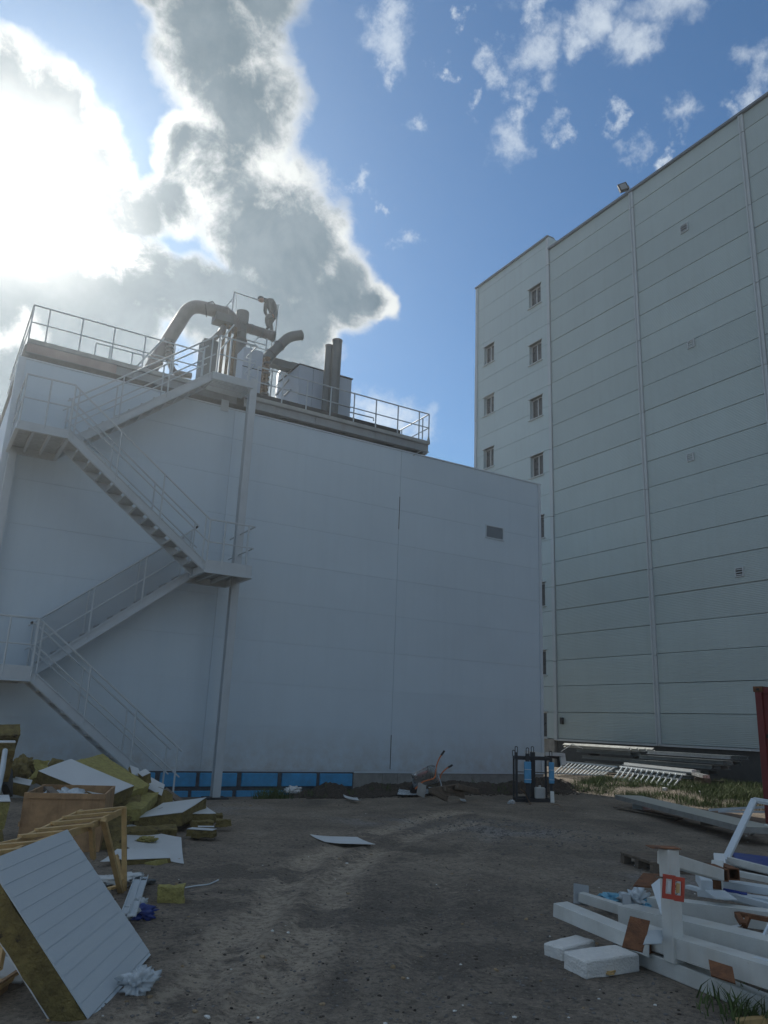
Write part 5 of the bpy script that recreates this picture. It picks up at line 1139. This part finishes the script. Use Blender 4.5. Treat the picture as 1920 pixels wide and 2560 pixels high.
curled('paper_scrap', G(*r6(600, 480), .01)+Vector((0,0,.02)), G(*r6(640, 480), .03), G(*r6(610, 492), .02), (.01, .0, .01), M_SHEET, 'small pale scrap in front of the weathered pallet', 'scrap')
curled('paper_scrap', G(858, 1992, .03), G(893, 2000, .05), G(866, 2000, .02), (.02, .03, .02), M_SHEET, 'white torn paper scrap left of the wheelbarrow film', 'scrap')
crumple('white_rag', at(732, 1975, 'y', 16.6), .14, M_SHEET, 'white crumpled scrap at the foot of the soil heap', 'scrap', 56, sq=(1.3, .6, .5), amp=.7)
# long beige panel on blocks
lpn = thing('beige_panel', G(1740, 2030, .1), 'long beige wall panel lying flat on blocks across the right yard', 'wall panel')
a, b, d = G(*r7(635, 662), .26), G(*r7(1655, 862), .30), G(*r7(850, 668), .26); b = G(1845, 2064, .28)
e_ = (b-a); f_ = Vector((-e_.y, e_.x, 0)).normalized()*.62
if f_.dot(FH) < 0: f_ = -f_
MB().slab(a, b+e_*.03, a+f_, .09).build('panel_core', M_CONC, lpn); MB().slab(a+Vector((0, 0, .005)), b+e_*.03+Vector((0, 0, .005)), a+f_+Vector((0, 0, .005)), .004).build('panel_skin', M_BEIGE, lpn)
for (x, y, lb) in ((850, 765, 'white block propping the left part of the beige panel'), (1325, 870, 'grey wood block propping the right part of the beige panel')):
    c = G(*r7(x, y)); one(MB().box((c.x-.13, c.y-.0, gz(c.x, c.y)-.05), (c.x+.13, c.y+.3, .16)), 'prop_block', M_WHITE if x < 900 else M_GWOOD, lb, 'block', bevel=.01)
one(MB().beam(G(*r7(640, 742), .05), G(*r7(1075, 822), .03), .14, .03), 'dark_plank', M_GWOOD, 'dark wet plank on the ground before the beige panel', 'plank')
one(MB().beam(G(*r7(1270, 762), .1), G(*r7(1660, 742), .3), .08, .05), 'white_pipe', M_WHITE2, 'upper of two long white profiles behind the beige panel', 'profile')
one(MB().beam(G(*r7(1330, 772), .1), G(*r7(1660, 776), .2), .06, .04), 'white_pipe', M_WHITE2, 'lower of two long white profiles behind the beige panel', 'profile')
one(MB().beam(G(1878, 2085, .02), G(1915, 2062, .3), .05, .03), 'white_strut', M_WHITE, 'short white strut under the far end of the beige panel', 'strut')
# steel beam stacks beside the wall
def yb_at(px_, py_, X): return at(px_, py_, 'x', X)
def chan(p, q, label, grp, m_=M_GALV, w=.12, h=.10):
    p, q = Vector(p), Vector(q)
    one(MB().ibeam(p, q, w, h, .012, (-.55, 0, 1) if m_ == M_GLIT else (0, 0, 1)), 'steel_section', m_, label, 'steel section', grp)  # the sunlit tone is also tilted so its faces catch the sun
GA = 'stacked galvanised sections, left stack by the tall wall'; GB = 'stacked galvanised sections, right stack by the tall wall'
M_GSHADED = mat('shaded_galvanised', (.17, .20, .21), .45, .5, var=.25); M_GLIT = mat('sunlit_galvanised', (.55, .56, .53), .35, .2, var=.1)  # sunlight and shade painted as two tones of one steel
k = 0
for layer, (z, xoff) in enumerate(((1.16, 0), (1.00, .0), (.80, .0), (.60, .0), (.42, .0))):
    for j in range(3 if layer else 4):
        x = 21.2-.2*j-.05*layer; a = yb_at(*r7(410, 330), 21.0).y; b = yb_at(*r7(865, 350), 21.0).y
        off_ = (.15*j if layer == 0 else random.uniform(-.25, .25))
        chan((x, a+off_-.1*layer, z), (x, b+off_+(.5 if layer else 0), z), ('%s layer' % ('topmost', 'second', 'third', 'fourth', 'lowest')[layer])+' galvanised section, %s row of the left stack' % ('wall side', 'middle', 'yard side', 'frontmost')[j], GA, M_GLIT if layer == 0 else M_GSHADED)
for q, e_ in ((yb_at(*r7(770, 400), 21.0).y, 'right'), (yb_at(*r7(470, 400), 21.0).y, 'left')):
    one(MB().box((20.9, q-.08, .28), (21.4, q+.08, .37)).box((20.95, q-.06, .86), (21.4, q+.06, .92)), 'timber_bearer', M_BLACK, 'dark bearer blocks near the %s end of the left stack' % e_, 'bearer')
for layer, (z, e) in enumerate(((1.10, 0), (.95, .3), (.80, .9), (.64, 1.5), (.48, 2.0))):
    for j in range(3):
        x = 20.9-.24*j-.1*layer; a = yb_at(*r7(960, 375), 20.8).y+.15*j+.25*layer; b = yb_at(*r7(1510, 420), 20.8).y+e*.55+.1*j
        chan((x, a, z), (x, b, z), ('%s layer' % ('topmost', 'second', 'third', 'fourth', 'lowest')[layer])+' galvanised section, %s row of the right stack' % ('wall side', 'middle', 'yard side')[j], GB, M_GALV if (layer+j) % 3 == 2 else M_GSHADED)  # scattered brighter sections imitate sun glints
one(MB().box((20.3, 15.6, .25), (21.2, 15.75, .41)).box((20.3, 17.6, .25), (21.2, 17.75, .41)), 'timber_bearer', M_BLACK, 'dark bearer blocks under the right stack of sections', 'bearer')
# bright bar and two ladder like railing frames lying tilted in front
p, q = G(*r7(720, 455), .75), G(*r7(1165, 502), .75)
one(MB().beam(p, q, .14, .07).beam(p+FH*.16, q+FH*.16, .14, .07), 'white_bar', M_SHEET, 'bright white bar pair lying on top of the nearer railing frame', 'bar')
one(MB().beam(G(*r7(1170, 520), .6), G(*r7(1245, 540), .6), .18, .08), 'bright_offcut', M_TANK, 'short shiny offcut at the end of the white bars', 'offcut')
def railing_frame(tl_, tr_, bl_, br_, n, label):
    """rungs between a raised rear rail and a front rail on the ground"""
    th = thing('railing_frame', (bl_+br_)/2, label, 'railing frame', 'ladder like railing frames by the tall wall')
    MB().beam(tl_, tr_, .045, .045).build('rail', M_WHITE2, th); MB().beam(bl_, br_, .045, .045).build('rail', M_WHITE2, th)
    dpt = FH*.35+Vector((0, 0, -.12))
    MB().beam(lerp(tl_, bl_, .1)+dpt, lerp(tr_, br_, .1)+dpt, .035, .035).build('rail', M_WHITE2, th)
    r0 = None
    for i in range(n):
        t = (i+.5)/n
        MB().beam(lerp(bl_, br_, t), lerp(tl_, tr_, t), .035, .035, FH).build('rung', M_WHITE2, th)
        MB().beam(lerp(bl_, br_, t)+dpt*.8+Vector((0,0,.05)), lerp(lerp(bl_, br_, t), lerp(tl_, tr_, t), .55)+dpt*.8, .018, .018, FH).build('inner_rung', M_WHITE2, th)
railing_frame(G(*r7(670, 472), .62), G(*r7(1112, 526), .62), G(*r7(612, 556), .30), G(*r7(1048, 608), .30), 12, 'nearer bright white ladder like frame under the white bars')
railing_frame(G(*r7(298, 440), .72), G(*r7(650, 474), .66), G(*r7(222, 516), .34), G(*r7(562, 531), .32), 14, 'farther ladder like frame lying behind the black rack')
one(MB().tube([D(*r7(275, 372), 24), D(*r7(350, 322), 24.5), D(*r7(420, 350), 25)], .012, 5), 'slack_cable', M_GALV, 'thin slack cable beside the left section stack', 'cable')
for (x, y, xx, yy, lb) in ((1145, 600, 1205, 640, 'thin pale stick on the bank under the railing frame'), (1240, 560, 1380, 640, 'thin grey wire running down the bank')):
    one(MB().tube([G(*r7(x, y), .32), G(*r7(xx, yy), .27)], .012, 5), 'thin_stick', M_WHITE2 if x < 1200 else M_BEAM, lb, 'stick')
for i, (x, y, s, lb) in enumerate(((1225, 600, .16, 'grey brown stump like block on the grassy bank'), (970, 612, .05, 'small pale stone before the bright frame'))):
    c = G(*r7(x, y), .3); one(MB().box((c.x-s, c.y-s, .2), (c.x+s, c.y+s, .2+s*2)), 'bank_block', M_GWOOD if i == 0 else M_SHEET, lb, 'block', bevel=.01)
# red container
ct_ = thing('red_container', (14.6, 9.6, 0), 'rusty red shipping container whose near corner shows at the right edge', 'container')
ca, cz = Vector((14.42, 9.75, -.02)), 2.62
cb_ = MB()
n = 26
for i in range(n):
    y0 = 9.62-i*.09; dx = .035 if (i//2) % 2 else 0.
    cb_.box((14.45+dx, y0-.09, .14), (14.49+dx, y0, cz-.1))
cb_.build('corrugated_wall', M_CONT, ct_)
MB().box((14.5, 7.3, .1), (20.4, 9.7, cz-.04)).build('container_body', M_CONT, ct_)
MB().box((14.40, 9.62, .0), (14.56, 9.76, cz)).build('corner_post', M_CONT, ct_, bevel=.006)
MB().box((14.40, 7.3, .0), (14.56, 7.44, cz)).build('corner_post', M_CONT, ct_, bevel=.006)
MB().box((14.41, 7.44, cz-.12), (14.53, 9.62, cz-.01)).build('top_rail', M_CONT, ct_); MB().box((14.41, 7.44, .0), (14.53, 9.62, .13)).build('bottom_rail', M_CONT, ct_)
MB().box((14.38, 9.58, cz-.1), (14.58, 9.78, cz+.01)).build('corner_casting', M_RUST, ct_, bevel=.008); MB().box((14.37, 9.64, cz-.07), (14.379, 9.70, cz-.03)).build('casting_hole', M_BLACK, ct_)
MB().box((14.42, 9.36, cz-.11), (14.447, 9.58, cz-.03)).build('yellow_mark', mat('yellow_paint', (.45, .3, .05), .6, var=.2), ct_)
MB().box((14.425, 9.1, cz-.75), (14.449, 9.42, cz-.2)).build('white_panel', M_SHEET, ct_)
for z in (1.1, 1.65): MB().box((14.42, 9.46, z), (14.449, 9.60, z+.07)).build('lashing_slot', M_BLACK, ct_)
MB().box((14.43, 8.9, cz+.01), (14.8, 9.3, cz+.12)).build('roof_block', M_DARK, ct_)

# ------------------------------------------------------------------ stones and grass
def stones(name, n, region, size, m_, label, seed):
    rnd = random.Random(seed); mb = MB(); base = []
    bm = bmesh.new(); bmesh.ops.create_icosphere(bm, subdivisions=1, radius=1); bv = [v.co.copy() for v in bm.verts]; bf = [[v.index for v in f.verts] for f in bm.faces]; bm.free()
    V_ = []; F_ = []
    for i in range(n):
        x, y = region(rnd); s = size(rnd); o_ = len(V_); sq = (rnd.uniform(.7, 1.4), rnd.uniform(.7, 1.3), rnd.uniform(.4, .8)); a = rnd.uniform(0, 6.3); z = gz(x, y)
        for v in bv:
            j = 1+rnd.uniform(-.22, .22); vx_, vy_ = v.x*sq[0]*s*j, v.y*sq[1]*s*j
            V_.append((x+vx_*math.cos(a)-vy_*math.sin(a), y+vx_*math.sin(a)+vy_*math.cos(a), z+v.z*sq[2]*s*j+s*.15))
        F_ += [[o_+q for q in f] for f in bf]
    me = bpy.data.meshes.new(name); me.from_pydata(V_, [], F_); me.materials.append(m_)
    o = bpy.data.objects.new(name, me); col.objects.link(o); return tag(o, label, 'stones', kind='stuff')
def reg_yard(r):
    px_, py_ = r.uniform(100, 1900), 2000+560*r.random()**1.3; p = G(px_, py_); return p.x, p.y
def reg_grav(r):
    p = G(1260, 2075); return r.gauss(p.x, .7), r.gauss(p.y, 1.0)
stones('pebbles', 5000, reg_yard, lambda r: .003+.014*r.random()**5, M_STONE, 'small grey pebbles scattered over the trodden yard', 1)
stones('dark_clods', 1600, reg_yard, lambda r: .003+.011*r.random()**4, M_HEAP, 'small dark clods scattered over the trodden yard', 2)
stones('gravel_patch', 900, reg_grav, lambda r: .008+.02*r.random()**3, M_STONE, 'pale gravel patch in front of the black rack', 3)
stones('white_crumbs', 110, reg_yard, lambda r: .004+.016*r.random()**3, M_FOAM, 'small white crumbs and chips littering the yard', 6)
stones('wood_crumbs', 160, reg_yard, lambda r: .005+.022*r.random()**3, M_WOODC, 'small brown splinters littering the yard', 7)
def reg_heap(r):
    return r.uniform(8, 16.8), r.gauss(16.75, .25)
stones('heap_clods', 900, reg_heap, lambda r: .02+.05*r.random()**3, M_HEAP, 'dark clods rolled down from the soil heap', 4)
def grass(name, spots_, label, seed, h=(.06, .16), zf=gz):
    rnd = random.Random(seed); V_ = []; F_ = []
    for x0, y0, r_, n in spots_:
        for i in range(n):
            x, y = rnd.gauss(x0, r_), rnd.gauss(y0, r_); z = zf(x, y)-.01; hh = rnd.uniform(*h); a = rnd.uniform(0, 6.3); b = rnd.uniform(0, 6.3); le = hh*rnd.uniform(.2, .9); w = .004+.004*rnd.random()
            o_ = len(V_); cx, cy = math.cos(a)*w, math.sin(a)*w; lx, ly = math.cos(b)*le, math.sin(b)*le
            V_ += [(x-cx, y-cy, z), (x+cx, y+cy, z), (x+lx*.35+cx*.8, y+ly*.35+cy*.8, z+hh*.6), (x+lx*.35-cx*.8, y+ly*.35-cy*.8, z+hh*.6), (x+lx, y+ly, z+hh)]
            F_ += [(o_, o_+1, o_+2, o_+3), (o_+3, o_+2, o_+4)]
    me = bpy.data.meshes.new(name); me.from_pydata(V_, [], F_); me.materials.append(M_GRASS)
    o = bpy.data.objects.new(name, me); col.objects.link(o); return tag(o, label, 'grass', kind='stuff')
rg = random.Random(5)
sp_ = [(G(px_, py_).x, G(px_, py_).y, .045, n) for px_, py_, n in ((1840, 2535, 26), (1855, 2510, 22), (1780, 2500, 14), (1770, 2530, 10), (1900, 2552, 26), (1825, 2556, 20), (1868, 2545, 30))]
grass('grass_tufts', sp_, 'thin green grass tufts at the bottom right by the white beam', 1, (.05, .17))
sp_ = [(rg.uniform(16.5, 21.8), rg.uniform(12.0, 17.8),   .16, 130) for _ in range(110)]+[(rg.uniform(17.6, 20.5), rg.uniform(12, 14.5), .2, 200) for _ in range(40)]
grass('bank_grass', sp_, 'rough green grass on the low bank by the tall building', 2, (.05, .2))
wp_ = at(680, 1990, 'y', 16.6)
grass('weed_clump', [(wp_.x-.15+.12*i, 16.75, .12, 90) for i in range(5)], 'dark weeds growing against the blue foam boards', 3, (.08, .32))
grass('heap_weeds', [(rg.uniform(8.2, 16), rg.uniform(16.4, 17.3), .06, 10) for _ in range(30)], 'sparse weeds on the dark soil heap', 4, (.05, .15), zf=lambda x, y: gz(x, y)+max(0, h_heap(x, y)))
for o in bpy.data.objects:
    for k in ('_o',):
        if k in o: del o[k]
bpy.context.view_layer.update()
